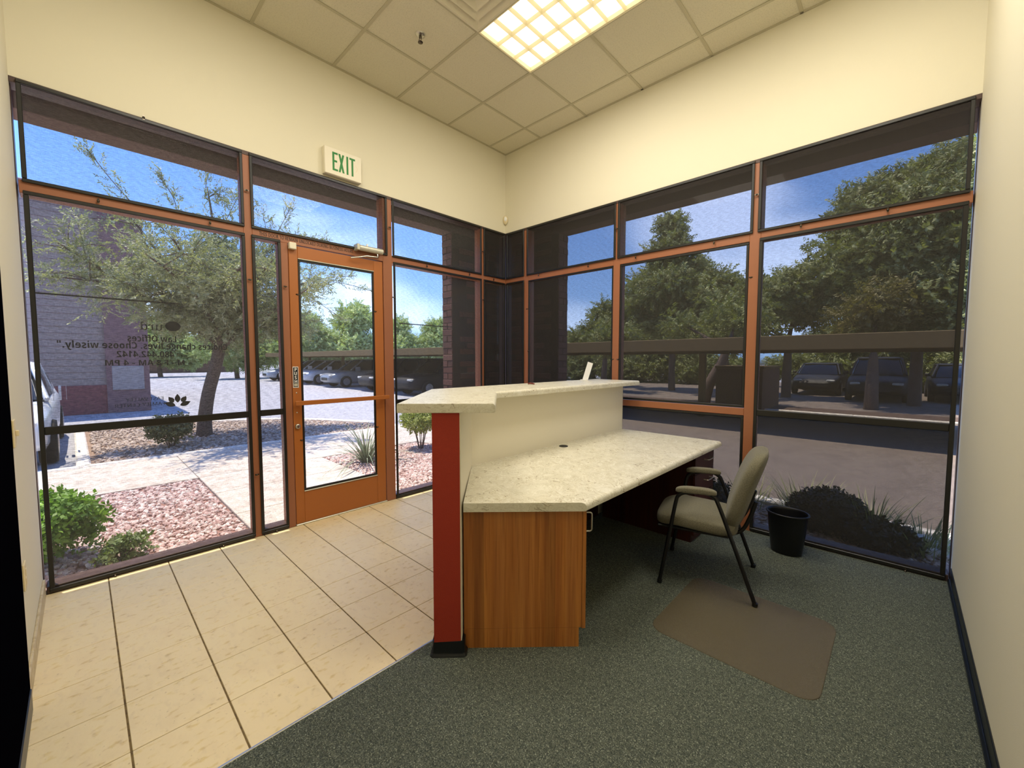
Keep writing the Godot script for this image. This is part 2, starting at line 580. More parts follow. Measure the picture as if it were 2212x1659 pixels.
func build_room() -> void:
	# floor: tiles up to x = 1.99, carpet beyond
	var fl := struct("floor", "office floor, cream ceramic tile on the left and dark grey green carpet on the right")
	obj("slab", bx(-0.12, -0.25, -0.12, 4.05, -0.02, 4.10), M.grout, fl)
	obj("grout_bed", bx(0.0, -0.03, 0.0, 1.99, -0.0025, 3.905), M.grout, fl)
	var s := 0.2951
	var shapes := {}
	for i in range(-1, 7):
		for j in range(-1, 14):
			var x0 := maxf(0.214 + s * i, 0.0)
			var x1 := minf(0.214 + s * (i + 1), 1.988)
			var z0 := maxf(3.6319 - s * (12 - j), 0.0)
			var z1 := minf(3.6319 - s * (11 - j), 3.904)
			if x1 - x0 < 0.02 or z1 - z0 < 0.02 or (x0 > 1.65 and z1 < 2.05):
				continue
			R.seed = i * 97 + j * 13 + 5
			var tone := R.randi() % 4
			var key := "%.3f %.3f" % [x1 - x0, z1 - z0]
			if not shapes.has(key):
				shapes[key] = MB.new().box(V(0.0015, -0.012, 0.003), V(x1 - x0 - 0.0015, 0.0, z1 - z0 - 0.003), 0.0015).mesh()
			var t := obj("tile", shapes[key], M.tile[tone], fl)
			t.position = V(x0, 0, z0)
	obj("carpet", MB.new().prism(PackedVector2Array([Vector2(3.905, 0), Vector2(3.905, 3.905), Vector2(1.995, 3.905), Vector2(1.995, 2.40), Vector2(1.63, 2.035), Vector2(1.63, 0)]), [[0.0, -0.02], [0.0, 0.002], [0.002, 0.004]]), M.carpet, fl)
	obj("edge_strip", bx(1.987, -0.02, 2.52, 1.997, 0.006, 3.905, 0.002), M.metal, fl)
	# ceiling
	var ce := struct("ceiling", "suspended ceiling of square off white tiles in a T bar grid")
	obj("deck", bx(-0.15, 3.98, -0.15, 4.05, 4.1, 4.1), M.ceil, ce)
	var gx := [-0.004]
	var gz := [-0.004]
	for i in 6:
		gx.append(0.5634 + 0.6096 * i)
	for i in 6:
		gz.append(0.2775 + 0.6096 * i)
	gx.append(3.909)
	gz.append(3.909)
	for i in gx.size() - 1:
		for j in gz.size() - 1:
			if gx[i] > 3.89 or gz[j] > 3.89:
				continue
			if (j == 5 and (i == 2 or i == 3)) or (j == 2 and (i == 2 or i == 3)) or (i == 2 and j == 3) or (i == 5 and (j == 2 or j == 3)):
				continue
			var a := minf(gx[i + 1], 3.905)
			var b := minf(gz[j + 1], 3.905)
			obj("ceiling_tile", bx(gx[i] + 0.002, H + 0.004, gz[j] + 0.002, a - 0.002, H + 0.022, b - 0.002, 0.003), M.ceil, ce)
	for i in range(1, gx.size() - 1):
		if gx[i] > 3.9:
			continue
		for run in ([[0.0, 0.887], [1.497, 2.716], [3.325, 3.905]] if i == 3 else [[0.0, 3.905]]):
			obj("tee_bar", bx(gx[i] - 0.0115, H - 0.001, run[0], gx[i] + 0.0115, H + 0.003, run[1], 0.001), M.tee, ce)
	for j in range(1, gz.size() - 1):
		if gz[j] > 3.9:
			continue
		for run in ([[0.0, 3.002], [3.612, 3.905]] if j == 3 else [[0.0, 3.905]]):
			obj("tee_bar", bx(run[0], H - 0.0015, gz[j] - 0.0115, run[1], H + 0.003, gz[j] + 0.0115, 0.001), M.tee, ce)
	for e in [[0.0, 0.0, 0.022, 3.905], [0.0, 0.0, 3.905, 0.022], [3.883, 0.0, 3.905, 3.905], [0.0, 3.883, 3.905, 3.905]]:
		obj("wall_angle", bx(e[0], H - 0.001, e[1], e[2], H + 0.003, e[3]), M.tee, ce)
	# walls
	var ww := struct("wall_west", "cream wall above the entry door and its windows")
	obj("plaster", bx(-0.15, TOP, -0.15, 0.0, 4.0, 4.10), M.wall, ww)
	var wn := struct("wall_north", "cream wall above the dark screened windows on the right")
	obj("plaster", bx(0.0, TOP, -0.15, 3.905, 4.0, 0.0), M.wall, wn)
	var we := struct("wall_east", "cream wall at the right edge of the room")
	obj("plaster", bx(3.905, -0.1, -0.15, 4.06, 4.0, 4.10), M.wall, we)
	var wso := struct("wall_south", "cream wall at the left edge of the room")
	obj("plaster", bx(0.0, -0.1, 3.905, 3.905, 4.0, 4.10), M.wall, wso)
	obj("reveal", bx(-0.15, -0.1, 3.905, 0.0, TOP, 4.10), M.wall, wso)
	for o in [[V(0.938, 1.085, 3.9015), 0], [V(0.925, 0.465, 3.9015), 1]]:
		var called: String = ["light_switch_plate", "outlet_plate"][o[1]]
		var th := thing(called, ["beige switch plate on the left wall, level with the window rail", "beige outlet plate low on the left wall beside the dark door leaf"][o[1]], ["switch", "outlet"][o[1]], o[0])
		obj("plate", bx(-0.035, -0.058, -0.0035, 0.035, 0.058, 0.0035, 0.003), M.plate, th)
		if o[1] == 0:
			obj("toggle", bx(-0.006, -0.012, -0.014, 0.006, 0.012, -0.003, 0.002), M.plate, th)
		else:
			for sy in [-0.02, 0.02]:
				obj("socket", bx(-0.015, sy - 0.013, -0.0055, 0.015, sy + 0.013, -0.003, 0.004), M.plate, th)
	var bs := struct("baseboard_south", "beige tile base along the left wall")
	for i in 4:
		obj("base_tile", bx(0.01 + 0.285 * i, 0.001, 3.894, 0.292 + 0.285 * i, 0.1, 3.905, 0.003), M.tile_base, bs)
	var be := struct("baseboard_east", "dark cove base along the right wall")
	var pe := MB.new()
	pe.prism(PackedVector2Array([Vector2(3.899, 0.02), Vector2(3.899, 3.88), Vector2(3.905, 3.88), Vector2(3.905, 0.02)]), [[0.0, 0.03], [0.0, 0.098], [0.002, 0.1]])
	pe.add(bx(3.888, 0.005, 0.02, 3.905, 0.032, 3.88, 0.007))
	obj("cove_base", pe, M.cove, be)
	# dark door leaf folded back against the left wall, with its black base
	var dd := struct("door_2", "very dark door leaf folded back on the left wall at the edge of the photo")
	obj("leaf", bx(1.185, 0.10, 3.888, 1.99, 2.1, 3.9045, 0.003), M.void_black, dd)
	obj("kick_plate", bx(1.18, 0.006, 3.885, 1.99, 0.098, 3.9045, 0.004), M.cove, dd)

# one window wall; local axes: u along the wall, y up, d into the room.  side 0 = west (u = z, d = x), side 1 = north (u = x, d = z)
func W(side: int, u: float, y: float, d: float) -> Vector3:
	return V(d, y, u) if side == 0 else V(u, y, d)

func wbox(side: int, u0: float, u1: float, y0: float, y1: float, d0: float, d1: float, ch := 0.0) -> MB:
	var a := W(side, u0, y0, d0)
	var b := W(side, u1, y1, d1)
	return bx(a.x, a.y, a.z, b.x, b.y, b.z, ch)

# removable solar screen: four frame bars, woven mesh, clips that hold it
func solar_screen(side: int, u0: float, u1: float, y0: float, y1: float, label: String, group: String, rails := [], clips := [], d := 0.002, cloth := "", fw := 0.021) -> void:
	var th := thing("window_screen", label, "window screen", W(side, (u0 + u1) * 0.5, y0, d), 0.0, group)
	var off := -th.position
	var t := 0.013
	var fr: Array = [[u0, u1, y0, y0 + fw], [u0, u1, y1 - fw, y1], [u0, u0 + fw, y0 + fw, y1 - fw], [u1 - fw, u1, y0 + fw, y1 - fw]]
	for f in fr:
		var o := obj("frame_bar", wbox(side, f[0], f[1], f[2], f[3], d, d + t, 0.003), M.screen_frame, th)
		o.position = off
	for r in rails:
		var o := obj("cross_bar", wbox(side, u0 + fw, u1 - fw, r[0], r[1], d, d + t, 0.003), M.screen_frame, th)
		o.position = off
	var q := MB.new()
	q.oquad(W(side, u0 + fw, y0 + fw, d + 0.004), W(side, u1 - fw, y0 + fw, d + 0.004), W(side, u1 - fw, y1 - fw, d + 0.004), W(side, u0 + fw, y1 - fw, d + 0.004), W(side, 0, 0, 1))
	var sc := obj("mesh", q, M["screen_west" if side == 0 and cloth == "" else "screen_door" if cloth == "door" else "screen_dimmed"], th)
	sc.position = off
	for c in clips:
		var cb := MB.new()
		var p := W(side, c[0], c[1], d + t + 0.004)
		cb.add(MB.new().lathe([Vector2(0.0001, 0.006), Vector2(0.0055, 0.005), Vector2(0.0075, 0.0), Vector2(0.0065, -0.006), Vector2(0.0001, -0.008)], 8), Transform3D(Basis(), p))
		var e := W(side, c[0] + (0.014 if c[2] == 0 else 0.0), c[1] + (0.014 if c[2] == 1 else 0.0), d + t)
		var w := W(side, c[0] - (0.014 if c[2] == 0 else 0.0), c[1] - (0.014 if c[2] == 1 else 0.0), d + t + 0.003)
		cb.add(bx(e.x, e.y - (0.005 if c[2] == 0 else 0.0), e.z, w.x, w.y + (0.005 if c[2] == 0 else 0.0), w.z))
		if c[2] == 1:
			var e2 := W(side, c[0] - 0.005, c[1] - 0.014, d + t)
			var w2 := W(side, c[0] + 0.005, c[1] + 0.014, d + t + 0.003)
			cb.add(bx(e2.x, e2.y, e2.z, w2.x, w2.y, w2.z))
		var o := obj("clip", cb, M.clip, th)
		o.position = off

func build_windows() -> void:
	# ---- west window wall
	var w1 := struct("window_1", "brown metal framed window wall with the glass entry door in it")
	var m: Material = M.orange_wall
	for z in [[2.755, 2.812], [2.508, 2.566], [1.572, 1.668], [0.368, 0.412]]:
		if z[0] == 2.508:
			obj("jamb", wbox(0, z[0], z[1], 0.0, 2.33, -0.11, 0.0, 0.002), m, w1)
		else:
			obj("mullion", wbox(0, z[0], z[1], 0.0, 2.925, -0.11, 0.0, 0.002), m, w1)
	obj("mullion", wbox(0, -0.11, 0.0, 0.0, TOP, -0.11, 0.0), M.frame_brown, w1)
	obj("jamb", wbox(0, 3.901, 3.905, 0.0, TOP, -0.11, -0.03), M.frame_brown, w1)
	obj("head", wbox(0, 0.0, 3.905, 2.925, TOP + 0.001, -0.11, 0.0, 0.002), M.frame_brown, w1)
	for z in [[0.412, 1.572], [1.668, 2.755], [2.812, 3.893], [0.0, 0.368]]:
		obj("transom_bar", wbox(0, z[0], z[1], 2.33, 2.402, -0.11, 0.0, 0.002), m, w1)
	for z in [[0.412, 1.572], [2.566, 2.755], [2.812, 3.893], [0.0, 0.368]]:
		obj("sill", wbox(0, z[0], z[1], 0.0, 0.045, -0.11, 0.0, 0.003), M.frame_brown, w1)
	var panes := [[2.812, 3.893, 0.045, 2.33], [2.812, 3.893, 2.402, 2.925], [1.668, 2.755, 2.402, 2.925], [2.566, 2.755, 0.045, 2.33], [0.412, 1.572, 0.045, 2.33], [0.412, 1.572, 2.402, 2.925], [0.0, 0.368, 0.045, 2.33], [0.0, 0.368, 2.402, 2.925]]
	var big: MeshInstance3D
	for p in panes:
		var g := obj("pane", wbox(0, p[0], p[1], p[2], p[3], -0.064, -0.063), M.glass, w1)
		if big == null:
			big = g
	window_lettering(big)
	obj("dark_line", bx(-0.067, 1.757, 0.70, -0.065, 1.766, 1.47), M.ink, big)  # thin dark line across the glass
	text("header_lettering", "THIS DOOR TO REMAIN UNLOCKED DURING BUSINESS HOURS", 0.026, M.ink, w1, V(0.0012, 2.366, 2.335), PI / 2, false, 0.745)
	# ---- entry door
	var d := struct("door_1", "rust brown entry door with one large glass light, PUSH sticker and push bar")
	var dm: Material = M.orange
	obj("stile", wbox(0, 2.434, 2.503, 0.012, 2.322, -0.048, -0.002, 0.003), dm, d)
	obj("stile", wbox(0, 1.675, 1.765, 0.012, 2.322, -0.048, -0.002, 0.003), dm, d)
	obj("rail", wbox(0, 1.765, 2.434, 2.226, 2.322, -0.048, -0.002, 0.003), dm, d)
	obj("rail", wbox(0, 1.765, 2.434, 0.012, 0.278, -0.048, -0.002, 0.003), dm, d)
	obj("pane", wbox(0, 1.765, 2.434, 0.278, 2.226, -0.03, -0.029), M.glass, d)
	obj("glass_stop", wbox(0, 1.765, 2.434, 0.278, 0.286, -0.02, 0.004, 0.002), M.alu, d)
	obj("glass_stop", wbox(0, 1.765, 2.434, 2.218, 2.226, -0.02, 0.004, 0.002), M.alu, d)
	var pb := obj("push_bar", bx(0.052, 1.018, 1.66, 0.066, 1.056, 2.505, 0.004), dm, d)
	for z in [1.70, 2.47]:
		obj("bracket", bx(-0.002, 1.022, z - 0.012, 0.056, 1.052, z + 0.012, 0.003), dm, pb)
	var lk := obj("lock_cylinder", MB.new().lathe([Vector2(0.0001, 0.0), Vector2(0.021, 0.0), Vector2(0.021, 0.012), Vector2(0.016, 0.018), Vector2(0.0001, 0.018)], 18, Transform3D(Basis(Vector3.BACK, -PI / 2), V(-0.002, 0.84, 2.474))), M.metal, d)
	obj("keyway", bx(0.015, 0.828, 2.4725, 0.0175, 0.852, 2.4765), M.ink, lk)
	var st := obj("push_sticker", bx(-0.002, 1.163, 2.455, -0.0006, 1.337, 2.499), M.paper, d)
	obj("sticker_field", bx(-0.001, 1.169, 2.459, 0.0002, 1.331, 2.495), M.ink, st)
	for i in 4:
		text("sticker_lettering", "PUSH"[i], 0.026, M.paper, st, V(0.0008, 1.312 - 0.033 * i, 2.477), PI / 2, true)
	obj("sticker_fine_print", bx(0.0, 1.175, 2.463, 0.0006, 1.197, 2.491), M.alu, st)
	for s in [1.118, 0.955]:
		obj("screw", MB.new().lathe([Vector2(0.006, 0), Vector2(0.005, 0.003), Vector2(0.0001, 0.004)], 8, Transform3D(Basis(Vector3.BACK, -PI / 2), V(-0.002, s, 2.474))), M.metal, d)
	# closer at the head, on the hinge side, and the latch box on the other side
	var cl := obj("closer", MB.new().tube([V(0.045, 2.402, 1.935), V(0.045, 2.402, 1.70)], 0.026, 14), M.alu, d)
	obj("closer_bracket", bx(0.0, 2.375, 1.93, 0.075, 2.43, 1.957, 0.004), M.alu, cl)
	obj("closer_arm", MB.new().tube([V(0.045, 2.375, 1.75), V(0.05, 2.345, 1.75), V(0.06, 2.335, 1.86), V(0.03, 2.30, 2.0)], 0.007, 8), M.metal, cl)
	obj("adjusting_cap", MB.new().lathe([Vector2(0.0001, 0.012), Vector2(0.008, 0.01), Vector2(0.009, -0.01)], 10, Transform3D(Basis(), V(0.045, 2.436, 1.85))), M.paper, cl)
	obj("latch_box", bx(-0.002, 2.285, 2.452, 0.035, 2.338, 2.505, 0.004), M.white_paint, d)
	obj("threshold", bx(-0.11, 0.0, 1.668, 0.01, 0.012, 2.508, 0.004), M.alu, w1)
	# ---- west screens
	var gw := "solar screens on the entry side windows"
	var cr := [[0.952, 1.0]]
	solar_screen(0, 2.806, 3.880, 2.390, 2.946, "solar screen over the top pane at the far left, showing blue sky", gw, [], [[3.35, 2.952, 1]], 0.002, "", 0.02)
	solar_screen(0, 2.806, 3.880, 0.012, 2.343, "tallest wide solar screen at the left, in front of the mirrored law office lettering", gw, cr, [[3.58, 2.365, 1], [3.02, 2.365, 1], [3.6, 0.008, 1], [3.02, 0.008, 1]], 0.002, "", 0.022)
	solar_screen(0, 1.625, 2.762, 2.390, 2.946, "solar screen over the pane above the door and sidelight, under the exit sign", gw, [], [[2.785, 2.66, 0]], 0.002, "", 0.02)
	solar_screen(0, 2.563, 2.764, 0.012, 2.343, "tall narrow solar screen over the sidelight just left of the door", gw, cr, [[2.786, 2.0, 0], [2.786, 0.5, 0], [2.54, 1.98, 0], [2.66, 0.01, 1]])
	solar_screen(0, 1.765, 2.434, 0.286, 2.218, "solar screen set inside the glass opening of the entry door", gw, [], [[2.443, 1.93, 0], [2.443, 0.72, 0], [1.757, 1.85, 0], [1.757, 0.75, 0]], -0.018, "door", 0.018)
	solar_screen(0, 0.408, 1.572, 2.390, 2.946, "solar screen over the top pane just right of the door, with the brick pier behind", gw, [], [[1.6, 2.66, 0], [0.39, 2.66, 0]], 0.002, "", 0.02)
	solar_screen(0, 0.408, 1.566, 0.012, 2.343, "tall solar screen right of the door, partly hidden by the counter", gw, cr, [[1.18, 2.365, 1], [0.6, 2.365, 1], [1.572, 2.0, 0], [1.572, 0.5, 0], [0.95, 0.008, 1]])
	solar_screen(0, 0.018, 0.374, 2.390, 2.946, "small dark solar screen at the top of the corner, left of the corner post", gw, [], [], 0.002, "north")  # dimmed copy of the cloth stands in for the dark corner
	solar_screen(0, 0.018, 0.374, 0.012, 2.343, "narrow dark solar screen beside the corner post, on the entry side", gw, [], [[0.39, 2.1, 0], [0.22, 2.36, 1]], 0.002, "north")
	# ---- north window wall
	var w2 := struct("window_2", "rust framed window wall with dark solar screens on the right side of the room")
	for x in [[0.312, 0.374], [1.505, 1.575], [2.712, 2.79]]:
		obj("mullion", wbox(1, x[0], x[1], 0.0, 2.925, -0.11, 0.0, 0.002), m, w2)
	obj("jamb", wbox(1, 3.901, 3.905, 0.0, TOP, -0.11, -0.05), M.frame_brown, w2)
	obj("head", wbox(1, 0.0, 3.905, 2.925, TOP + 0.001, -0.11, 0.0, 0.002), M.frame_brown, w2)
	for x in [[0.0, 0.312], [0.374, 1.505], [1.575, 2.712], [2.79, 3.895]]:
		obj("transom_bar", wbox(1, x[0], x[1], 2.332, 2.402, -0.11, 0.0, 0.002), m, w2)
		obj("sill", wbox(1, x[0], x[1], 0.0, 0.045, -0.11, 0.0, 0.003), M.frame_brown, w2)
		obj("pane", wbox(1, x[0], x[1], 2.402, 2.925, -0.064, -0.063), M.glass, w2)
		obj("pane", wbox(1, x[0], x[1], 0.045, 2.332, -0.064, -0.063), M.glass, w2)
	for x in [[0.374, 1.505], [1.575, 2.712]]:
		obj("middle_rail", wbox(1, x[0], x[1], 0.942, 1.003, -0.11, 0.0, 0.003), m, w2)
	var gn := "solar screens on the right side windows"
	solar_screen(1, 0.022, 0.318, 2.390, 2.946, "small black solar screen at the top of the corner, right of the corner post", gn)
	solar_screen(1, 0.022, 0.318, 0.012, 2.343, "narrow black solar screen standing right beside the corner post", gn)
	solar_screen(1, 0.36, 1.53, 2.390, 2.946, "top solar screen half black with the pier and half pale sky, near the corner", gn, [], [[1.545, 2.68, 0], [0.55, 2.37, 1], [1.22, 2.37, 1]], 0.002, "", 0.02)
	solar_screen(1, 0.374, 1.505, 1.005, 2.335, "solar screen behind the small white card standing on the counter", gn, [], [[0.36, 2.0, 0], [0.38, 1.5, 0], [1.51, 1.4, 0]], -0.016, "", 0.018)
	solar_screen(1, 0.374, 1.505, 0.05, 0.94, "low solar screen hidden behind the counter, second bay from the corner", gn, [], [], -0.016, "", 0.018)
	solar_screen(1, 1.552, 2.735, 2.390, 2.946, "top solar screen in the middle bay, with a pointed treetop against pale sky", gn, [], [[2.755, 2.68, 0], [1.75, 2.37, 1], [2.45, 2.37, 1]], 0.002, "", 0.02)
	solar_screen(1, 1.577, 2.710, 1.005, 2.330, "large solar screen above the rust middle rail, right of the counter end", gn, [], [[1.57, 1.4, 0], [2.73, 2.05, 0]], -0.016, "", 0.02)
	solar_screen(1, 1.577, 2.710, 0.05, 0.94, "low solar screen below the rust middle rail, behind the desk drawers", gn, [], [], -0.016, "", 0.02)
	solar_screen(1, 2.768, 3.880, 2.390, 2.946, "top solar screen at the far right, beside the right wall", gn, [], [[3.05, 2.375, 1], [3.52, 2.375, 1]], 0.002, "", 0.02)
	solar_screen(1, 2.784, 3.880, 0.012, 2.343, "full height solar screen at the far right, behind the waste bin", gn, cr, [[3.7, 0.008, 1]], 0.002, "", 0.024)

func window_lettering(pane: Node3D) -> void:
	var x := -0.066
	var ink: Material = M.ink
	var t := -PI / 2
	text("lettering", "urd", 0.05, ink, pane, V(x, 1.617, 3.355), t, false, 0.0, 0.0015, "Droid Serif")
	obj("monogram_oval", MB.new().lathe([Vector2(0.0001, 0.0008), Vector2(0.042, 0.0008), Vector2(0.042, -0.0008), Vector2(0.0001, -0.0008)], 24, Transform3D(Basis(Vector3.BACK, PI / 2), V(x, 1.625, 3.243)), 0.8, 1.0), ink, pane)
	text("lettering", "Law Offices", 0.042, ink, pane, V(x, 1.535, 3.352), t, true, 0.25)
	text("lettering", "Choices change lives. Choose wisely.\"", 0.042, ink, pane, V(x, 1.487, 3.36), t, true, 0.86)
	text("lettering", "480.442.4142", 0.040, ink, pane, V(x, 1.430, 3.388), t, true, 0.29)
	text("lettering", "M - F 8 AM - 4 PM", 0.036, ink, pane, V(x, 1.373, 3.388), t, true, 0.40)
	text("lettering", "EAST VALLEY", 0.022, ink, pane, V(x, 1.128, 3.405), t, false, 0.19)
	text("lettering", "FAMILY CENTER", 0.022, ink, pane, V(x, 1.092, 3.43), t, false, 0.25)
	for k in 5:
		var a: float = [0.0, 0.62, -0.62, 1.18, -1.18][k]
		var ln: float = [0.088, 0.084, 0.084, 0.078, 0.078][k]
		var b: MB = MB.new()
		var pts := []
		for i in 9:
			var s := i / 8.0
			var wd := 0.0155 * sin(PI * pow(s, 0.85)) * (1.0 if k < 3 else 1.08)
			pts.append([s, wd])
		var c := V(x, 1.066, 3.236)
		var ax := V(0, cos(a), sin(a))
		var sd := V(0, -sin(a), cos(a))
		var s0: float = [0.026, 0.036, 0.036, 0.014, 0.014][k]
		for i in 8:
			var p0: float = s0 + (ln - s0) * pts[i][0]
			var p1: float = s0 + (ln - s0) * pts[i + 1][0]
			var q := [c + ax * p0 - sd * pts[i][1], c + ax * p0 + sd * pts[i][1], c + ax * p1 + sd * pts[i + 1][1], c + ax * p1 - sd * pts[i + 1][1]]
			for dx in [0.0008, -0.0008]:
				var e := V(dx, 0, 0)
				b.oquad(q[0] + e, q[1] + e, q[2] + e, q[3] + e, e)
		obj("lotus_petal", b, ink, pane)
	obj("dark_line", bx(x - 0.001, 1.779, 3.2, x + 0.001, 1.788, 3.862), ink, pane)  # thin dark line across this pane as well

# ---------------------------------------------------------------- fixtures
func build_fixtures() -> void:
	troffer("long fluorescent ceiling light with a white parabolic louver, beside the air diffuser", V(1.7825, H, 1.192), 0.0, E_LAMP * 0.68)
	troffer("second fluorescent ceiling light with a white louver, over the chair side of the room", V(3.307, H, 1.497), PI / 2, E_LAMP * 0.74)
	troffer("third fluorescent ceiling light with a white louver, over the tiled floor", V(1.7825, H, 3.021), 0.0, E_LAMP * 0.85)
	# air diffuser
	var df := thing("air_diffuser", "square white air diffuser of stepped cones, behind the long ceiling light", "air vent", V(1.478, H, 1.802))
	var prof := [[0.303, 0.002], [0.298, -0.006], [0.283, -0.006], [0.25, 0.022], [0.238, 0.022], [0.228, -0.005], [0.19, 0.024], [0.178, 0.024], [0.168, -0.004], [0.13, 0.024], [0.118, 0.024], [0.108, -0.003], [0.0, -0.003]]
	for g in 4:
		var b := MB.new()
		for i in (range(0, 3) if g == 0 else range(3 * g, 3 * g + 3)):
			var p: Array = prof[i]
			var q: Array = prof[i + 1]
			for k in 4:
				var rot := Basis(Vector3.UP, PI / 2 * k)
				b.oquad(rot * V(-p[0], p[1], p[0]), rot * V(p[0], p[1], p[0]), rot * V(q[0], q[1], q[0]), rot * V(-q[0], q[1], q[0]), rot * V(0, -1, 0.01 if q[1] < p[1] else -0.01))
		obj("cone", b, M.plate_vent, df)
	obj("back_pan", bx(-0.30, 0.03, -0.30, 0.30, 0.038, 0.30), M.tee, df)
	# exit sign
	var ex := thing("exit_sign", "white box exit sign with green EXIT letters above the door", "exit sign", V(0.0, 2.965, 2.057))
	obj("housing", bx(0.0, 0.0, -0.162, 0.052, 0.225, 0.162, 0.004), M.white_paint, ex)
	obj("face_plate", bx(0.05, 0.003, -0.16, 0.056, 0.222, 0.16, 0.002), M.white_paint, ex)
	var es := 0.152
	var lt := MB.new()
	letters_exit(ex)
	# motion sensor in the corner
	var ms := thing("motion_sensor", "small white oval motion sensor in the corner above the windows", "sensor", V(0.022, 3.11, 0.022), PI / 4)
	obj("housing", MB.new().lathe([Vector2(0.0001, 0.052), Vector2(0.018, 0.045), Vector2(0.03, 0.02), Vector2(0.031, -0.015), Vector2(0.02, -0.044), Vector2(0.0001, -0.055)], 16, Transform3D(), 1.0, 0.9), M.plate, ms)
	obj("lens", MB.new().lathe([Vector2(0.0001, 0.034), Vector2(0.012, 0.029), Vector2(0.02, 0.01), Vector2(0.02, -0.008), Vector2(0.012, -0.024), Vector2(0.0001, -0.03)], 14, Transform3D(Basis(), V(0.0, 0.002, 0.016)), 1.0, 0.9), M.paper, ms)
	# sprinkler head
	var sp := thing("sprinkler_head", "dark sprinkler head hanging from a ceiling tile left of the ceiling light", "sprinkler", V(0.834, H, 1.788))
	obj("escutcheon", MB.new().lathe([Vector2(0.0001, -0.006), Vector2(0.026, -0.006), Vector2(0.037, 0.0), Vector2(0.038, 0.004)], 18), M.metal, sp)
	var arm := MB.new()
	arm.tube([V(0, 0, 0), V(0, -0.022, 0)], 0.011, 10)
	for s in [-1, 1]:
		arm.tube([V(0.009 * s, -0.02, 0), V(0.017 * s, -0.032, 0), V(0.004 * s, -0.052, 0)], 0.003, 6)
	obj("body", arm, M.clip, sp)
	obj("deflector", MB.new().lathe([Vector2(0.0001, -0.058), Vector2(0.019, -0.058), Vector2(0.019, -0.054), Vector2(0.0001, -0.054)], 14), M.clip, sp)

func letters_exit(ex: Node3D) -> void:
	# right is -z, drawn as strokes 0.152 high
	var y0 := 0.038
	var h := 0.152
	var st := 0.016
	var defs := {
		"E": [0.096, [[0, 0, st, h], [st, 0, 0.046, st], [st, h - st, 0.046, h], [st, h * 0.47, 0.04, h * 0.47 + st]]],
		"I": [-0.025, [[0, 0, st, h]]],
		"T": [-0.053, [[0, h - st, 0.05, h], [0.017, 0, 0.033, h - st]]],
	}
	for ch in defs:
		var b := MB.new()
		var z := float(defs[ch][0])
		for r in defs[ch][1]:
			b.add(bx(0.0555, y0 + r[1], z - r[0], 0.0575, y0 + r[3], z - r[2]))
		obj("letter", b, M.green, ex)
	var xb := MB.new()
	for d in [[0, 1], [1, 0]]:
		var a := V(0.0565 + 0.0006 * d[0], y0, 0.036 - 0.034 * d[0])
		var c := V(0.0565 + 0.0006 * d[0], y0 + h, 0.036 - 0.034 * d[1])
		var w := V(0, 0, 0.0085)
		xb.oquad(a - w, a + w, c + w, c - w, Vector3.RIGHT)
		for e in [-1, 1]:
			xb.oquad(a + w * e, c + w * e, c + w * e - V(0.001, 0, 0), a + w * e - V(0.001, 0, 0), V(0, 0, e))
	obj("letter", xb, M.green, ex)
	var cv := MB.new()
	for s in [-1, 1]:
		cv.oquad(V(0.0562, 0.108, -0.125), V(0.0562, 0.116, -0.125 + 0.0), V(0.0562, 0.112 + 0.03 * s + 0.004, -0.108), V(0.0562, 0.112 + 0.03 * s - 0.004, -0.108), Vector3.RIGHT)
	obj("chevron", cv, M.plate, ex)

func troffer(label: String, at: Vector3, turn: float, energy: float) -> void:
	var th := thing("ceiling_light", label, "ceiling light", at, turn)
	var L := 0.6
	var Wd := 0.296
	var b := MB.new()
	for s in [-1, 1]:
		b.add(bx(-L - 0.006, -0.004, s * Wd, L + 0.006, 0.07, s * (Wd + 0.008)))
		b.add(bx(s * L, -0.004, -Wd, s * (L + 0.008), 0.07, Wd))
	b.add(bx(-L, 0.07, -Wd, L, 0.078, Wd))
	obj("housing", b, M.louver, th)
	obj("lamp_panel", bx(-L + 0.004, 0.036, -Wd + 0.004, L - 0.004, 0.044, Wd - 0.004), M.lamp, th)
	for z in [-0.0985, 0.0985]:
		var lb := MB.new()
		for s in [-1, 1]:
			lb.oquad(V(-L, -0.003, z), V(L, -0.003, z), V(L, 0.03, z + s * 0.007), V(-L, 0.03, z + s * 0.007), V(0, -0.4, s))
		obj("louver_blade", lb, M.louver, th)
	for k in range(1, 8):
		var x := -L + 2.0 * L * k / 8.0
		var cb := MB.new()
		for s in [-1, 1]:
			for c in 3:
				var z0: float = -Wd + 0.1973 * c
				var z1 := z0 + 0.1973
				cb.oquad(V(x, -0.002, z0), V(x, -0.002, z1), V(x + s * 0.01, 0.03, z1), V(x + s * 0.01, 0.03, z0), V(s, -0.4, 0))
		obj("louver_blade", cb, M.louver, th)
	var l := AreaLight3D.new()
	l.name = "troffer_glow"
	l.area_size = Vector2(1.16, 0.57)
	l.light_color = LAMP_COLOR
	l.light_energy = energy
	l.shadow_enabled = true
	l.area_range = 12.0
	l.area_attenuation = 2.0
	th.add_child(l)
	l.position = V(0, -0.012, 0)
	l.rotation.x = -PI / 2

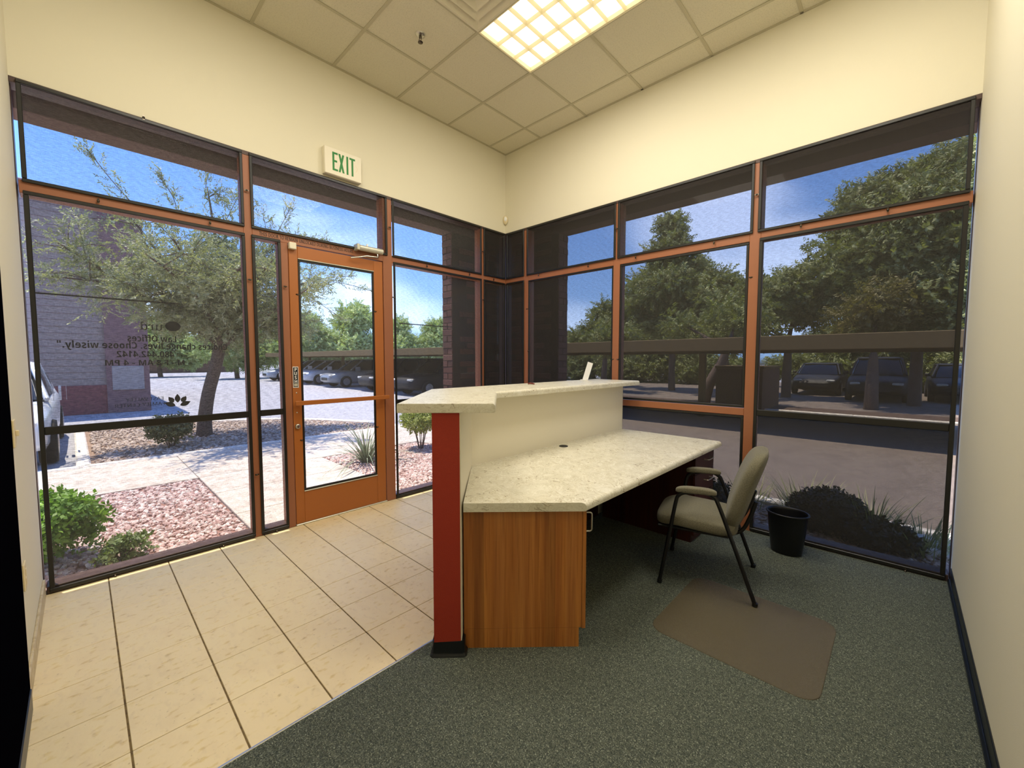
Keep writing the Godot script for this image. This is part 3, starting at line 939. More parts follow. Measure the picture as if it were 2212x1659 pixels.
# ---------------------------------------------------------------- reception desk
func build_desk() -> void:
	var P := func(a: Array) -> PackedVector2Array:
		var o := PackedVector2Array()
		for q in a:
			o.append(Vector2(q[0], q[1]))
		return o
	var pw := struct("wall_partition", "low cream partition wall with a red end that carries the reception counter")
	obj("plaster", MB.new().prism(P.call([[1.69, 0.11], [1.69, 2.03], [2.178, 2.518], [2.090, 2.606], [1.565, 2.081], [1.565, 0.11]]), [[0.0, 0.0], [0.0, 1.154]]), M.white_paint, pw)
	obj("red_skin", MB.new().prism(P.call([[2.176, 2.524], [2.094, 2.616], [1.559, 2.083], [1.559, 0.11], [1.566, 0.11], [1.566, 2.080], [2.0915, 2.6055], [2.1735, 2.519]]), [[0.0, 0.076], [0.0, 1.153]]), M.red, pw)
	var cb := MB.new()
	var e0 := Vector2(2.183, 2.513)
	var e1 := Vector2(2.084, 2.612)
	var dn := Vector2(1, 1).normalized()
	var ds := (e1 - e0).normalized()
	var rows := []
	for r in [[0.0, 0.016], [0.006, 0.0165], [0.014, 0.011], [0.022, 0.007], [0.073, 0.006], [0.076, 0.003]]:
		var o: float = r[1]
		var ring := []
		var c := [e0 - ds * o - dn * 0.06, e0 - ds * o + dn * (o - 0.012), e0 - ds * (o - 0.012) + dn * o, e1 + ds * (o - 0.012) + dn * o, e1 + ds * o + dn * (o - 0.012), e1 + ds * o - dn * 0.06]
		for q in c:
			ring.append(V(q.x, r[0], q.y))
		rows.append(ring)
	cb.grid(rows, true)
	cb.prism(P.call([[2.12, 2.45], [2.186, 2.516], [2.087, 2.615], [2.02, 2.545]]), [[0.0, 0.07], [0.0, 0.076]])
	obj("cove_base", cb, M.cove, pw)
	# transaction counter
	var ct := thing("counter_top", "raised cream marbled laminate counter on the low partition wall", "counter", V(0, 0, 0))
	var rr := []
	for i in 6:
		var a := PI / 2 * i / 5.0
		rr.append([0.016 * (1.0 - cos(a)), 1.181 + 0.016 * sin(a)])
	obj("slab", MB.new().prism(P.call([[1.34, 0.03], [1.34, 2.08], [1.99, 2.73], [2.3025, 2.4175], [1.82, 1.935], [1.82, 0.03]]), [[0.004, 1.155], [0.0, 1.159]] + rr, [0.15, 0.15, 0.06, 1, 1, 0.5]), M.laminate, ct)
	# worktop
	var wt := thing("desk_top", "lower cream marbled laminate worktop with a black grommet", "desk", V(0, 0, 0))
	rr = []
	for i in 7:
		var a := PI / 2 * i / 6.0
		rr.append([0.024 * (1.0 - cos(a)), 0.706 + 0.024 * sin(a)])
	obj("slab", MB.new().prism(P.call([[1.6905, 0.12], [1.6905, 2.031], [2.1785, 2.505], [2.588, 2.10], [2.588, 0.12]]), [[0.006, 0.688], [0.0, 0.694]] + rr, [0, 0, 0.03, 1, 0.1]), M.laminate, wt)
	var gr := obj("grommet", MB.new().lathe([Vector2(0.034, 0.0), Vector2(0.034, 0.004), Vector2(0.030, 0.0055), Vector2(0.026, 0.003), Vector2(0.0001, 0.002)], 24, Transform3D(Basis(), V(1.765, 0.7298, 1.165))), M.ink, wt)
	obj("back_panel", bx(1.692, 0.0, 0.56, 1.708, 0.687, 2.0), M.wood_dark, wt)  # wood panel, widened and darkened to put kneehole shade into it
	# base cabinet under the angled end
	var bc := thing("base_cabinet", "warm brown wood veneer base cabinet under the angled end of the desk", "cabinet", V(0, 0, 0))
	var a0 := V(2.148, 0, 2.480)
	var a1 := V(2.566, 0, 2.068)
	var dir := (a1 - a0).normalized()
	var inn := V(-1, 0, -1).normalized()
	var fp := MB.new()
	var len_ := (a1 - a0).length()
	var bs := Basis(dir, Vector3.UP, -inn)
	fp.add(MB.new().box(V(0, 0.1, -0.019), V(len_ - 0.02, 0.688, 0.0), 0.001), Transform3D(bs, a0))
	fp.add(MB.new().box(V(0, 0.0, -0.019), V(len_ - 0.032, 0.1, 0.0), 0.0), Transform3D(bs, a0))
	obj("end_panel", fp, M.wood, bc)
	obj("carcass", MB.new().box(V(0.004, 0.1, -0.45), V(len_ - 0.021, 0.687, -0.0195), 0.0, Transform3D(bs, a0)), M.wood_dark, bc)
	obj("plinth", MB.new().box(V(0.004, 0.0, -0.45), V(len_ - 0.08, 0.099, -0.0195), 0.0, Transform3D(bs, a0)), M.wood_dark, bc)
	var dr := obj("door", MB.new().box(V(len_ - 0.0195, 0.095, -0.448), V(len_, 0.682, 0.0), 0.0015, Transform3D(bs, a0)), M.wood, bc)
	var hx := Transform3D(bs, a0)
	obj("handle", MB.new().tube(d_pull(hx * V(len_, 0.565, -0.03), hx * V(len_, 0.658, -0.03), bs * V(0.032, 0, 0)), 0.0042, 8), M.metal, dr)
	# drawer pedestal at the window
	var dp := thing("drawer_cabinet", "dark brown drawer pedestal at the window end of the desk", "cabinet", V(0, 0, 0))
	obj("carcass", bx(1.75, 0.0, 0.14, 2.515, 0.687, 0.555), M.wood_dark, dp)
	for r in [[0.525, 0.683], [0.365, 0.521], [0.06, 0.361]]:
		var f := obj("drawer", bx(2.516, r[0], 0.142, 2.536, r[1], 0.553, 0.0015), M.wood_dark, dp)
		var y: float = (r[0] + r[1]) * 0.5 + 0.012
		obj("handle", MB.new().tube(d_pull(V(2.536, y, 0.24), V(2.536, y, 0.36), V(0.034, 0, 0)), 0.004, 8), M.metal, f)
	# small things on the counter
	var pc := thing("place_card", "narrow white card standing tilted at the far end of the raised counter", "card", V(1.385, 1.197, 0.3))
	obj("card", MB.new().box(V(-0.03, 0.0, -0.001), V(0.03, 0.178, 0.001), 0.0, Transform3D(Basis(Vector3.BACK, -0.26) * Basis(Vector3.RIGHT, -0.12), V(0, 0.0, 0))), M.paper, pc)
	obj("foot", MB.new().box(V(-0.032, 0.0, -0.01), V(0.03, 0.006, 0.04), 0.002), M.paper, pc)
	var hc := thing("hair_clip", "tiny reddish brown clip lying on the raised counter", "clip", V(1.50, 1.1973, 1.235), 0.5)
	obj("body", MB.new().tube([V(-0.028, 0.006, 0), V(-0.012, 0.011, 0.008), V(0.006, 0.008, -0.004), V(0.024, 0.006, 0.008)], [0.005, 0.006, 0.006, 0.004], 8), M.reddish, hc)
	obj("jaw", MB.new().tube([V(-0.012, 0.006, -0.012), V(0.004, 0.012, 0.012), V(0.02, 0.005, -0.01)], [0.004, 0.0055, 0.004], 8), M.reddish, hc)

func d_pull(a: Vector3, b: Vector3, out: Vector3) -> Array:
	var pts := [a]
	var r := 0.012
	var ax := (b - a).normalized()
	var on := out.normalized()
	for i in 5:
		var t := PI / 2 * i / 4.0
		pts.append(a + out - on * r + on * r * sin(t) + ax * r * (1.0 - cos(t)))
	for i in 5:
		var t := PI / 2 * i / 4.0
		pts.append(b + out - on * r + on * r * cos(t) - ax * r * (1.0 - sin(t)))
	pts.append(b)
	return pts

func smooth_path(c: Array, step := 6) -> Array:
	var out := []
	for i in c.size() - 1:
		var p0: Vector3 = c[maxi(i - 1, 0)]
		var p1: Vector3 = c[i]
		var p2: Vector3 = c[i + 1]
		var p3: Vector3 = c[mini(i + 2, c.size() - 1)]
		for k in step:
			out.append(p1.cubic_interpolate(p2, p0, p3, k / float(step)))
	out.append(c[c.size() - 1])
	return out

# rounded cushion: superellipsoid bent by a callable
func cushion(hx: float, hy: float, hz: float, e1: float, e2: float, bend: Callable) -> MB:
	var rows := []
	var nv := 18
	var nu := 40
	for i in nv + 1:
		var ph := -PI / 2 + PI * i / nv
		var cp := pow(maxf(cos(ph), 0.0), e1)
		var sp := signf(sin(ph)) * pow(absf(sin(ph)), e1)
		var ring := []
		for k in nu:
			var th := TAU * k / nu
			var cx := signf(cos(th)) * pow(absf(cos(th)), e2)
			var sx := signf(sin(th)) * pow(absf(sin(th)), e2)
			ring.append(bend.call(V(hx * cp * cx, hy * sp, hz * cp * sx)))
		rows.append(ring)
	return MB.new().grid(rows)

func build_chair() -> void:
	var F := V(-0.9707, 0, 0.2402)
	var S := V(-0.2402, 0, -0.9707)
	var ch := thing("guest_chair", "taupe upholstered guest chair with a black tube frame and padded arms, tucked at the desk", "chair", V(3.08, 0.0065, 1.14))
	ch.basis = Basis(F, Vector3.UP, S)
	for s in [0.0, 0.505]:
		var path := smooth_path([V(0.0, 0.014, s), V(0.105, 0.305, s), V(0.195, 0.545, s), V(0.225, 0.592, s), V(0.275, 0.607, s), V(0.37, 0.594, s), V(0.412, 0.57, s), V(0.428, 0.525, s), V(0.455, 0.36, s), V(0.512, 0.014, s)], 5)
		obj("side_frame", MB.new().tube(path, 0.0115, 10, 1.0), M.tube_black, ch)
		var sx: float = s
		obj("arm_pad", cushion(0.112, 0.019, 0.026, 0.55, 0.55, func(p: Vector3) -> Vector3: return V(0.318 + p.x, 0.617 - (p.x + 0.03) * 0.04 - pow(absf(p.x) / 0.112, 3.0) * 0.008 + p.y, sx + p.z)), M.fabric, ch)
		for f in [0.0, 0.512]:
			obj("foot_glide", MB.new().tube([V(f, 0.0, s), V(f - 0.003, 0.022, s)], 0.0145, 10), M.black, ch)
	obj("seat", cushion(0.235, 0.06, 0.228, 0.55, 0.42, func(p: Vector3) -> Vector3: return V(0.325 + p.x, 0.395 + p.y * (1.0 - 0.15 * absf(p.z) / 0.228) + p.x * 0.06 - maxf(p.x - 0.12, 0.0) * 0.25, 0.2525 + p.z)), M.fabric, ch)
	obj("seat_pan", bx(0.14, 0.338, 0.05, 0.54, 0.352, 0.455, 0.005), M.black, ch)
	obj("backrest", cushion(0.056, 0.25, 0.222, 0.55, 0.62, func(p: Vector3) -> Vector3: return V(0.058 - (p.y + 0.02) * 0.30 + p.x - 0.022 * pow(p.z / 0.222, 2.0) * -1.0 + 0.012 * sin((p.y + 0.26) * 6.0), 0.612 + p.y * 0.97 - p.x * 0.12, 0.2525 + p.z)), M.fabric, ch)
	for z in [0.13, 0.375]:
		obj("back_support", MB.new().tube(smooth_path([V(0.30, 0.345, z), V(0.17, 0.342, z), V(0.08, 0.37, z), V(0.035, 0.46, z), V(0.006, 0.56, z)], 5), 0.011, 8, 1.6), M.tube_black, ch)
	for f in [[0.135, 0.372], [0.452, 0.368]]:
		obj("cross_tube", MB.new().tube([V(f[0], f[1], 0.0), V(f[0], f[1] - 0.018, 0.06), V(f[0], f[1] - 0.018, 0.445), V(f[0], f[1], 0.505)], 0.01, 8), M.tube_black, ch)
	# chair mat
	var cm := thing("chair_mat", "thin worn plastic chair mat on the carpet under the chair", "mat", V(0, 0, 0))
	obj("sheet", MB.new().prism(rounded_rect(2.72, 1.02, 3.44, 1.72, 0.08), [[0.0, 0.0045], [0.002, 0.0075]]), M.mat_clear, cm)
	# waste bin
	var wb := thing("waste_bin", "black oval plastic waste bin on the carpet beside the chair", "bin", V(3.075, 0.004, 0.235))
	var rows := []
	for r in [[0.0001, 0.0, 0.0], [0.085, 0.060, 0.0], [0.095, 0.070, 0.006], [0.112, 0.094, 0.15], [0.124, 0.108, 0.288], [0.133, 0.117, 0.289], [0.134, 0.118, 0.297], [0.128, 0.112, 0.301], [0.121, 0.105, 0.297], [0.119, 0.103, 0.28], [0.108, 0.090, 0.15], [0.092, 0.066, 0.012], [0.0001, 0.0, 0.010]]:
		var ring := []
		for k in 36:
			var a := TAU * k / 36
			ring.append(V(cos(a) * r[0], r[2], sin(a) * maxf(r[1], 0.0001)))
		rows.append(ring)
	obj("shell", MB.new().grid(rows), M.bin, wb)

func rounded_rect(x0: float, z0: float, x1: float, z1: float, r: float) -> PackedVector2Array:
	var o := PackedVector2Array()
	for c in [[x1 - r, z1 - r, 0.0], [x0 + r, z1 - r, PI / 2], [x0 + r, z0 + r, PI], [x1 - r, z0 + r, PI * 1.5]]:
		for i in 6:
			var a: float = c[2] + PI / 2 * i / 5.0
			o.append(Vector2(c[0] + cos(a) * r, c[1] + sin(a) * r))
	return o

# ---------------------------------------------------------------- outdoors
func P2(a: Array) -> PackedVector2Array:
	var o := PackedVector2Array()
	for q in a:
		o.append(Vector2(q[0], q[1]))
	return o

func build_site() -> void:
	var gd := struct("ground", "grey asphalt car park around the building")
	obj("asphalt", bx(-140, -0.4, -140, 40, -0.15, 60), M.asphalt, gd)
	obj("asphalt", MB.new().prism(P2([[-4.0, -1.38], [-13.0, -11.0], [-13.0, -30.0], [30.0, -30.0], [30.0, -1.38]]), [[0, -0.3], [0, -0.146]]), M.asphalt_dimmed, gd)  # same paving in a darker brown that stands in for weaker light
	# porch: roof edge beam, soffit and the L shaped brick pier at the corner
	var po := struct("trim_1", "deep overhang of brown soffit and brick edge beam outside the windows")
	obj("roof_deck", bx(-0.76, 4.12, -0.76, 7.0, 4.32, 9.0), M.soffit, po)
	obj("soffit", bx(-0.56, 3.28, -0.56, -0.15, 3.34, 9.0), M.soffit, po)
	obj("soffit", bx(-0.15, 3.28, -0.56, 7.0, 3.34, -0.15), M.soffit, po)
	obj("edge_beam", bx(-0.765, 3.0, -0.765, -0.555, 4.12, 9.0, 0.004), M.beam_brown, po)
	obj("edge_beam", bx(-0.555, 3.0, -0.745, 7.0, 4.12, -0.545, 0.004), M.beam_brown, po)
	var pier := struct("trim_2", "L shaped reddish brown brick pier outside the corner")
	obj("mortar", MB.new().prism(P2([[-0.755, -0.755], [0.40, -0.755], [0.40, -0.555], [-0.555, -0.555], [-0.555, 0.40], [-0.755, 0.40]]), [[0.0, -0.15], [0.0, 3.0]]), M.mortar, pier)
	var cs := 0.0808
	var kinds := {}
	for i in 39:
		var y := -0.15 + cs * i
		if y + 0.07 > 3.0:
			break
		for wing in 2:
			# wing 0 ends at +z, wing 1 ends at +x
			var ends: Array = [[0.0, 0.1, 0], [0.1, 0.2, 0]] if i % 2 == 0 else [[0.0, 0.2, 0]]
			for e in ends:
				var o: MeshInstance3D
				R.seed = i * 31 + wing * 7 + int(e[0] * 50)
				var tone: Material = M.brick[R.randi() % 4]
				var key := "%d %d" % [wing, int(e[1] * 100 - e[0] * 100)]
				var w: float = e[1] - e[0] - 0.008
				if not kinds.has(key):
					kinds[key] = (MB.new().box(V(0, 0, 0), V(w, 0.072, 0.108), 0.004) if wing == 0 else MB.new().box(V(0, 0, 0), V(0.108, 0.072, w), 0.004)).mesh()
				o = obj("brick", kinds[key], tone, pier)
				var jut := R.randf_range(-0.003, 0.004)
				o.position = V(-0.755 + e[0] + 0.004, y, 0.30 + jut) if wing == 0 else V(0.30 + jut, y, -0.755 + e[0] + 0.004)
			# stretchers of the outer face, proud of the mortar at the silhouette
			for k in 4:
				var s0 := 0.292 - 0.254 * (k + 1) - (0.0 if i % 2 == 0 else 0.12)
				if s0 < -0.75:
					continue
				var o2: MeshInstance3D
				var key2 := "s%d" % wing
				if not kinds.has(key2):
					kinds[key2] = (MB.new().box(V(0, 0, 0), V(0.204, 0.072, 0.246), 0.004) if wing == 0 else MB.new().box(V(0, 0, 0), V(0.246, 0.072, 0.204), 0.004)).mesh()
				R.seed = i * 71 + wing * 11 + k
				o2 = obj("brick", kinds[key2], M.brick[R.randi() % 4], pier)
				var j2 := R.randf_range(-0.004, 0.003)
				o2.position = V(-0.757 + j2, y, s0) if wing == 0 else V(s0, y, -0.757 + j2)
	# walks, beds and kerbs
	var sw := struct("sidewalk", "pale concrete walk leading from the door and along the car park island")
	for i in 3:
		obj("slab", bx(-0.12 - 0.886 * i, -0.3, 1.2, -0.998 - 0.886 * i, -0.1, 2.715, 0.006), M.concrete, sw)
	for i in 7:
		var z0: float = [-1.25, 0.0, 1.2, 2.72, 4.25, 5.8, 7.3][i]
		var z1: float = [0.0, 1.2, 2.72, 4.25, 5.8, 7.3, 9.0][i]
		obj("slab", bx(-2.784, -0.3, z0 + 0.003, -4.52, -0.1, z1 - 0.003, 0.006), M.concrete, sw)
	obj("slab", MB.new().prism(P2([[-2.778, -1.25], [-2.778, -0.50], [-2.1, -0.62], [-1.4, -1.0], [-1.2, -1.25]]), [[0, -0.3], [0, -0.101]]), M.concrete, sw)
	var bed := struct("ground", "gravel planting beds of decomposed pink and tan stone")
	obj("bed", bx(-0.11, -0.3, 2.72, -2.776, -0.125, 9.0), M.soil_pink, bed)
	obj("bed", MB.new().prism(P2([[-0.11, 1.195], [-2.776, 1.195], [-2.776, -0.50], [-2.1, -0.62], [-1.4, -1.0], [-1.2, -1.25], [-0.11, -1.25]]), [[0, -0.3], [0, -0.125]]), M.soil_pink, bed)
	obj("bed", bx(-0.10, -0.3, -0.11, 7.0, -0.13, -1.25), M.soil_tan, bed)
	var isl := P2([[-4.66, 3.66], [-9.1, 3.70], [-9.05, 2.5], [-8.2, 1.05], [-7.7, 0.28], [-6.9, -0.32], [-5.6, -1.0], [-4.66, -1.1]])
	obj("bed", MB.new().prism(isl, [[0, -0.3], [0, -0.12]]), M.soil_tan, bed)
	obj("bed", bx(-12.0, -0.3, -10.7, 9.0, -0.12, -12.2), M.soil_dark, bed)
	var kb := struct("curb", "pale concrete kerbs round the planted island and along the beds")
	var run := [V(-4.59, 0, 3.72), V(-9.17, 0, 3.77), V(-9.13, 0, 2.48), V(-8.27, 0, 1.0), V(-7.75, 0, 0.22), V(-6.94, 0, -0.39), V(-5.62, 0, -1.07), V(-4.59, 0, -1.24), V(-2.9, 0, -1.31), V(-1.0, 0, -1.31), V(1.0, 0, -1.31), V(3.0, 0, -1.31), V(5.0, 0, -1.31), V(7.0, 0, -1.31)]
	for i in run.size() - 1:
		curb_piece(kb, run[i], run[i + 1])
	curb_piece(kb, V(-4.59, 0, 3.72), V(-4.59, 0, -1.24))
	curb_piece(kb, V(-3.5, 0, -10.62), V(9.0, 0, -10.62))
	curb_piece(kb, V(-4.59, 0, 3.78), V(-4.59, 0, 9.0))
	# neighbouring building
	var bd := thing("office_building", "low mauve grey block building across the drive with a red base band", "building", V(-13.0, -0.15, 2.27))
	obj("wall", bx(-12, 0, 0.05, 0, 6.0, 26), M.block, bd)
	obj("base_band", bx(-12.04, 0, 0.0, 0.05, 0.82, 26.02, 0.01), M.block_red, bd)
	obj("pilaster", bx(-12.05, 0, -0.02, 0.10, 6.05, 0.92, 0.01), M.block_mauve, bd)
	obj("coping", bx(-12.08, 6.0, -0.04, 0.13, 6.18, 26.05, 0.02), M.block_mauve, bd)
	obj("meter_panel", bx(0.09, 0.66, 0.11, 0.13, 1.36, 0.80, 0.01), M.panel_grey, bd)
	for i in range(1, 29):
		obj("course_joint", bx(-0.01, 0.82 + 0.18 * i, 0.9, 0.006, 0.828 + 0.18 * i, 14.0), M.block_mauve, bd)
	# carport over the parked cars
	var cp := thing("carport", "long low brown steel carport roof over the parked cars", "carport", V(0, -0.15, 0))
	obj("roof", bx(-30.6, 1.90, -10.2, 9.5, 1.96, -5.85), M.steel_brown, cp)
	obj("fascia", bx(-30.6, 1.74, -5.87, 9.5, 2.02, -5.80, 0.01), M.steel_brown, cp)
	obj("fascia", bx(-30.6, 1.74, -10.24, 9.5, 2.02, -10.17, 0.01), M.steel_brown, cp)
	for i in 7:
		var x := 5.25 - 5.55 * i
		obj("post", bx(x - 0.075, 0, -8.08, x + 0.075, 1.75, -7.92, 0.01), M.steel_brown, cp)
		obj("beam", bx(x - 0.06, 1.72, -10.15, x + 0.06, 1.9, -5.9), M.steel_brown, cp)
	var en := thing("bin_enclosure", "plain brown masonry enclosure standing behind the carport", "enclosure", V(0.0, -0.15, -11.0))
	obj("wall", bx(-0.64, 0, -1.6, 0.66, 1.28, 0.75, 0.01), M.enclosure, en)
	obj("cap", bx(-0.67, 1.28, -1.63, 0.69, 1.36, 0.78, 0.01), M.steel_brown, en)
	var lw := thing("boundary_wall", "low dark brown boundary wall far across the asphalt", "wall", V(-58.0, -0.15, -4.0))
	obj("wall", bx(-0.3, 0, -6.0, 0.3, 1.9, 9.0, 0.02), M.enclosure, lw)
	obj("cap", bx(-0.35, 1.9, -6.05, 0.35, 2.0, 9.05, 0.02), M.steel_brown, lw)

func curb_piece(parent: Node3D, a: Vector3, b: Vector3) -> void:
	var d := (b - a)
	var n := maxi(1, int(round(d.length() / 2.2)))
	for i in n:
		var p := a + d * (i / float(n))
		var q := a + d * ((i + 1) / float(n))
		var ln := (q - p).length()
		var bs := Basis(d.normalized(), Vector3.UP, d.normalized().cross(Vector3.UP))
		obj("curb_stone", MB.new().box(V(-0.01, -0.3, -0.075), V(ln - 0.004, -0.085, 0.075), 0.02, Transform3D(bs, p)), M.curb, parent)

func stone_mesh(seed_: int) -> ArrayMesh:
	R.seed = seed_
	var im := PackedVector3Array()
	var b := MB.new()
	var rows := []
	for i in 5:
		var ph := -PI / 2 + PI * i / 4.0
		var ring := []
		for k in 6:
			var th := TAU * k / 6.0
			var r := R.randf_range(0.75, 1.2)
			ring.append(V(cos(ph) * cos(th) * r, sin(ph) * 0.62 * R.randf_range(0.8, 1.2), cos(ph) * sin(th) * r * 0.8) if i > 0 and i < 4 else V(0, sin(ph) * 0.6, 0))
		rows.append(ring)
	for i in 4:
		for k in 6:
			var k2 := (k + 1) % 6
			b.oquad(rows[i][k], rows[i][k2], rows[i + 1][k2], rows[i + 1][k], (rows[i][k] as Vector3) + rows[i + 1][k2])
	return b.mesh()

func scatter(called: String, mesh: Mesh, mat_: Material, xf: Array, cols: PackedColorArray, parent: Node3D) -> MultiMeshInstance3D:
	var mm := MultiMesh.new()
	mm.transform_format = MultiMesh.TRANSFORM_3D
	mm.use_colors = true
	mm.mesh = mesh
	mm.instance_count = xf.size()
	for i in xf.size():
		mm.set_instance_transform(i, xf[i])
		mm.set_instance_color(i, cols[i])
	var o := MultiMeshInstance3D.new()
	o.multimesh = mm
	o.material_override = mat_
	o.name = numbered(called) if parent == self else called
	parent.add_child(o, true)
	o.set_meta("kind", "stuff")
	return o

func gravel(label: String, poly: PackedVector2Array, y: float, count: int, r0: float, r1: float, tones: Array, seed_: int) -> void:
	R.seed = seed_
	var lo := poly[0]
	var hi := poly[0]
	for p in poly:
		lo = lo.min(p)
		hi = hi.max(p)
	var xf := []
	var cols := PackedColorArray()
	while xf.size() < count:
		var p := Vector2(R.randf_range(lo.x, hi.x), R.randf_range(lo.y, hi.y))
		var t := R.randi() % tones.size()
		var c: Color = tones[t]
		var r := R.randf_range(r0, r1)
		var b := Basis.from_euler(V(R.randf_range(-0.6, 0.6), R.randf_range(0, TAU), R.randf_range(-0.6, 0.6))).scaled(V(r, r, r))
		var sh := R.randf_range(0.8, 1.15)
		if not Geometry2D.is_point_in_polygon(p, poly):
			continue
		xf.append(Transform3D(b, V(p.x, y + r * 0.25, p.y)))
		cols.append(Color(c.r * sh, c.g * sh, c.b * sh))
	var o := scatter("gravel", stone_mesh(seed_), M.stone, xf, cols, self)
	tag(o, label, "gravel")

# a sprig: a short stem with paired leaflets, leaflets as small rhombs
func sprig_mesh(pairs: int, ln: float, lf: float, lw: float, seed_: int) -> ArrayMesh:
	R.seed = seed_
	var b := MB.new()
	for i in pairs:
		var t := (i + 0.6) / pairs
		for s in [-1, 1]:
			var base := V(R.randf_range(-0.1, 0.1) * lf, t * ln, R.randf_range(-0.1, 0.1) * lf)
			var dir := V(s * 0.8, R.randf_range(0.15, 0.75), R.randf_range(-0.6, 0.6)).normalized()
			var sd := dir.cross(V(R.randf_range(-0.5, 0.5), 1, R.randf_range(-0.8, 0.8))).normalized()
			var l := lf * R.randf_range(0.75, 1.2)
			b.tri(base, base + dir * l * 0.5 + sd * lw * 0.5, base + dir * l)
			b.tri(base, base + dir * l, base + dir * l * 0.5 - sd * lw * 0.5)
	return b.mesh()

func rnd_basis(dir: Vector3, s: float) -> Basis:
	var y := dir.normalized()
	var x := y.cross(V(R.randf_range(-1, 1), R.randf_range(-1, 1), R.randf_range(-1, 1))).normalized()
	if x.length() < 0.5:
		x = V(1, 0, 0)
	return Basis(x, y, x.cross(y)).scaled(Vector3.ONE * s)

func tone(lo: Color, hi: Color) -> Color:
	var c := lo.lerp(hi, R.randf())
	return c

# leaves in lumps: blobs are [centre, radii, count]
func lump_crown(parent: Node3D, called: String, blobs: Array, mesh: Mesh, sc: float, lo: Color, hi: Color, droop := 0.0, inner := 0.45) -> void:
	var xf := []
	var cols := PackedColorArray()
	for b in blobs:
		for i in b[2]:
			var d := V(R.randfn(), R.randfn(), R.randfn()).normalized()
			var r := pow(R.randf_range(inner * inner * inner, 1.0), 1.0 / 3.0) * R.randf_range(0.9, 1.06)
			var p: Vector3 = b[0] + d * r * (b[1] as Vector3)
			var dir := (d + V(R.randfn(), R.randfn(), R.randfn()) * 0.6 - V(0, droop, 0))
			xf.append(Transform3D(rnd_basis(dir, sc * R.randf_range(0.7, 1.3)), p))
			cols.append(tone(lo, hi))
	scatter(called, mesh, M.leaf, xf, cols, parent)

func far_tree(label: String, at: Vector3, height: float, blobs: Array, dens: float, sc: float, lo: Color, hi: Color, lean := 0.0, mesh_i := 0) -> Node3D:
	# blobs in world space: [centre, radii]; split into lumps
	var th := thing("tree", label, "tree", at)
	var tb := MB.new()
	var top := V(lean, height, 0)
	tb.tube(smooth_path([V(0, 0, 0), V(lean * 0.25, height * 0.35, 0.05), V(lean * 0.7, height * 0.7, -0.05), top], 4), [0.19, 0.18, 0.175, 0.17, 0.165, 0.16, 0.155, 0.15, 0.14, 0.13, 0.12, 0.11, 0.1], 8)
	var lumps := []
	for b in blobs:
		var c: Vector3 = b[0] - at
		var rd: Vector3 = b[1]
		tb.tube([top * 0.9, top.lerp(c, 0.5) + V(0, -0.15, 0), c], [0.10, 0.07, 0.03], 6)
		var vol := rd.x * rd.y * rd.z
		var k := int(clampf(rd.x * rd.y * 9.0, 4, 60))
		for i in k:
			var d := V(R.randfn(), R.randfn(), R.randfn()).normalized()
			var q := c + d * rd * sqrt(R.randf()) * 0.8
			var lr := R.randf_range(0.26, 0.42) * minf(rd.x, rd.y)
			lr = clampf(lr, 0.35, 1.1)
			lumps.append([q, V(lr * 1.15, lr * 0.9, lr), int(dens * lr * lr * 270)])
	obj("trunk", tb, M.bark, th)
	lump_crown(th, "foliage", lumps, sprigs[mesh_i], sc, lo, hi, 0.25)
	return th

var sprigs := []

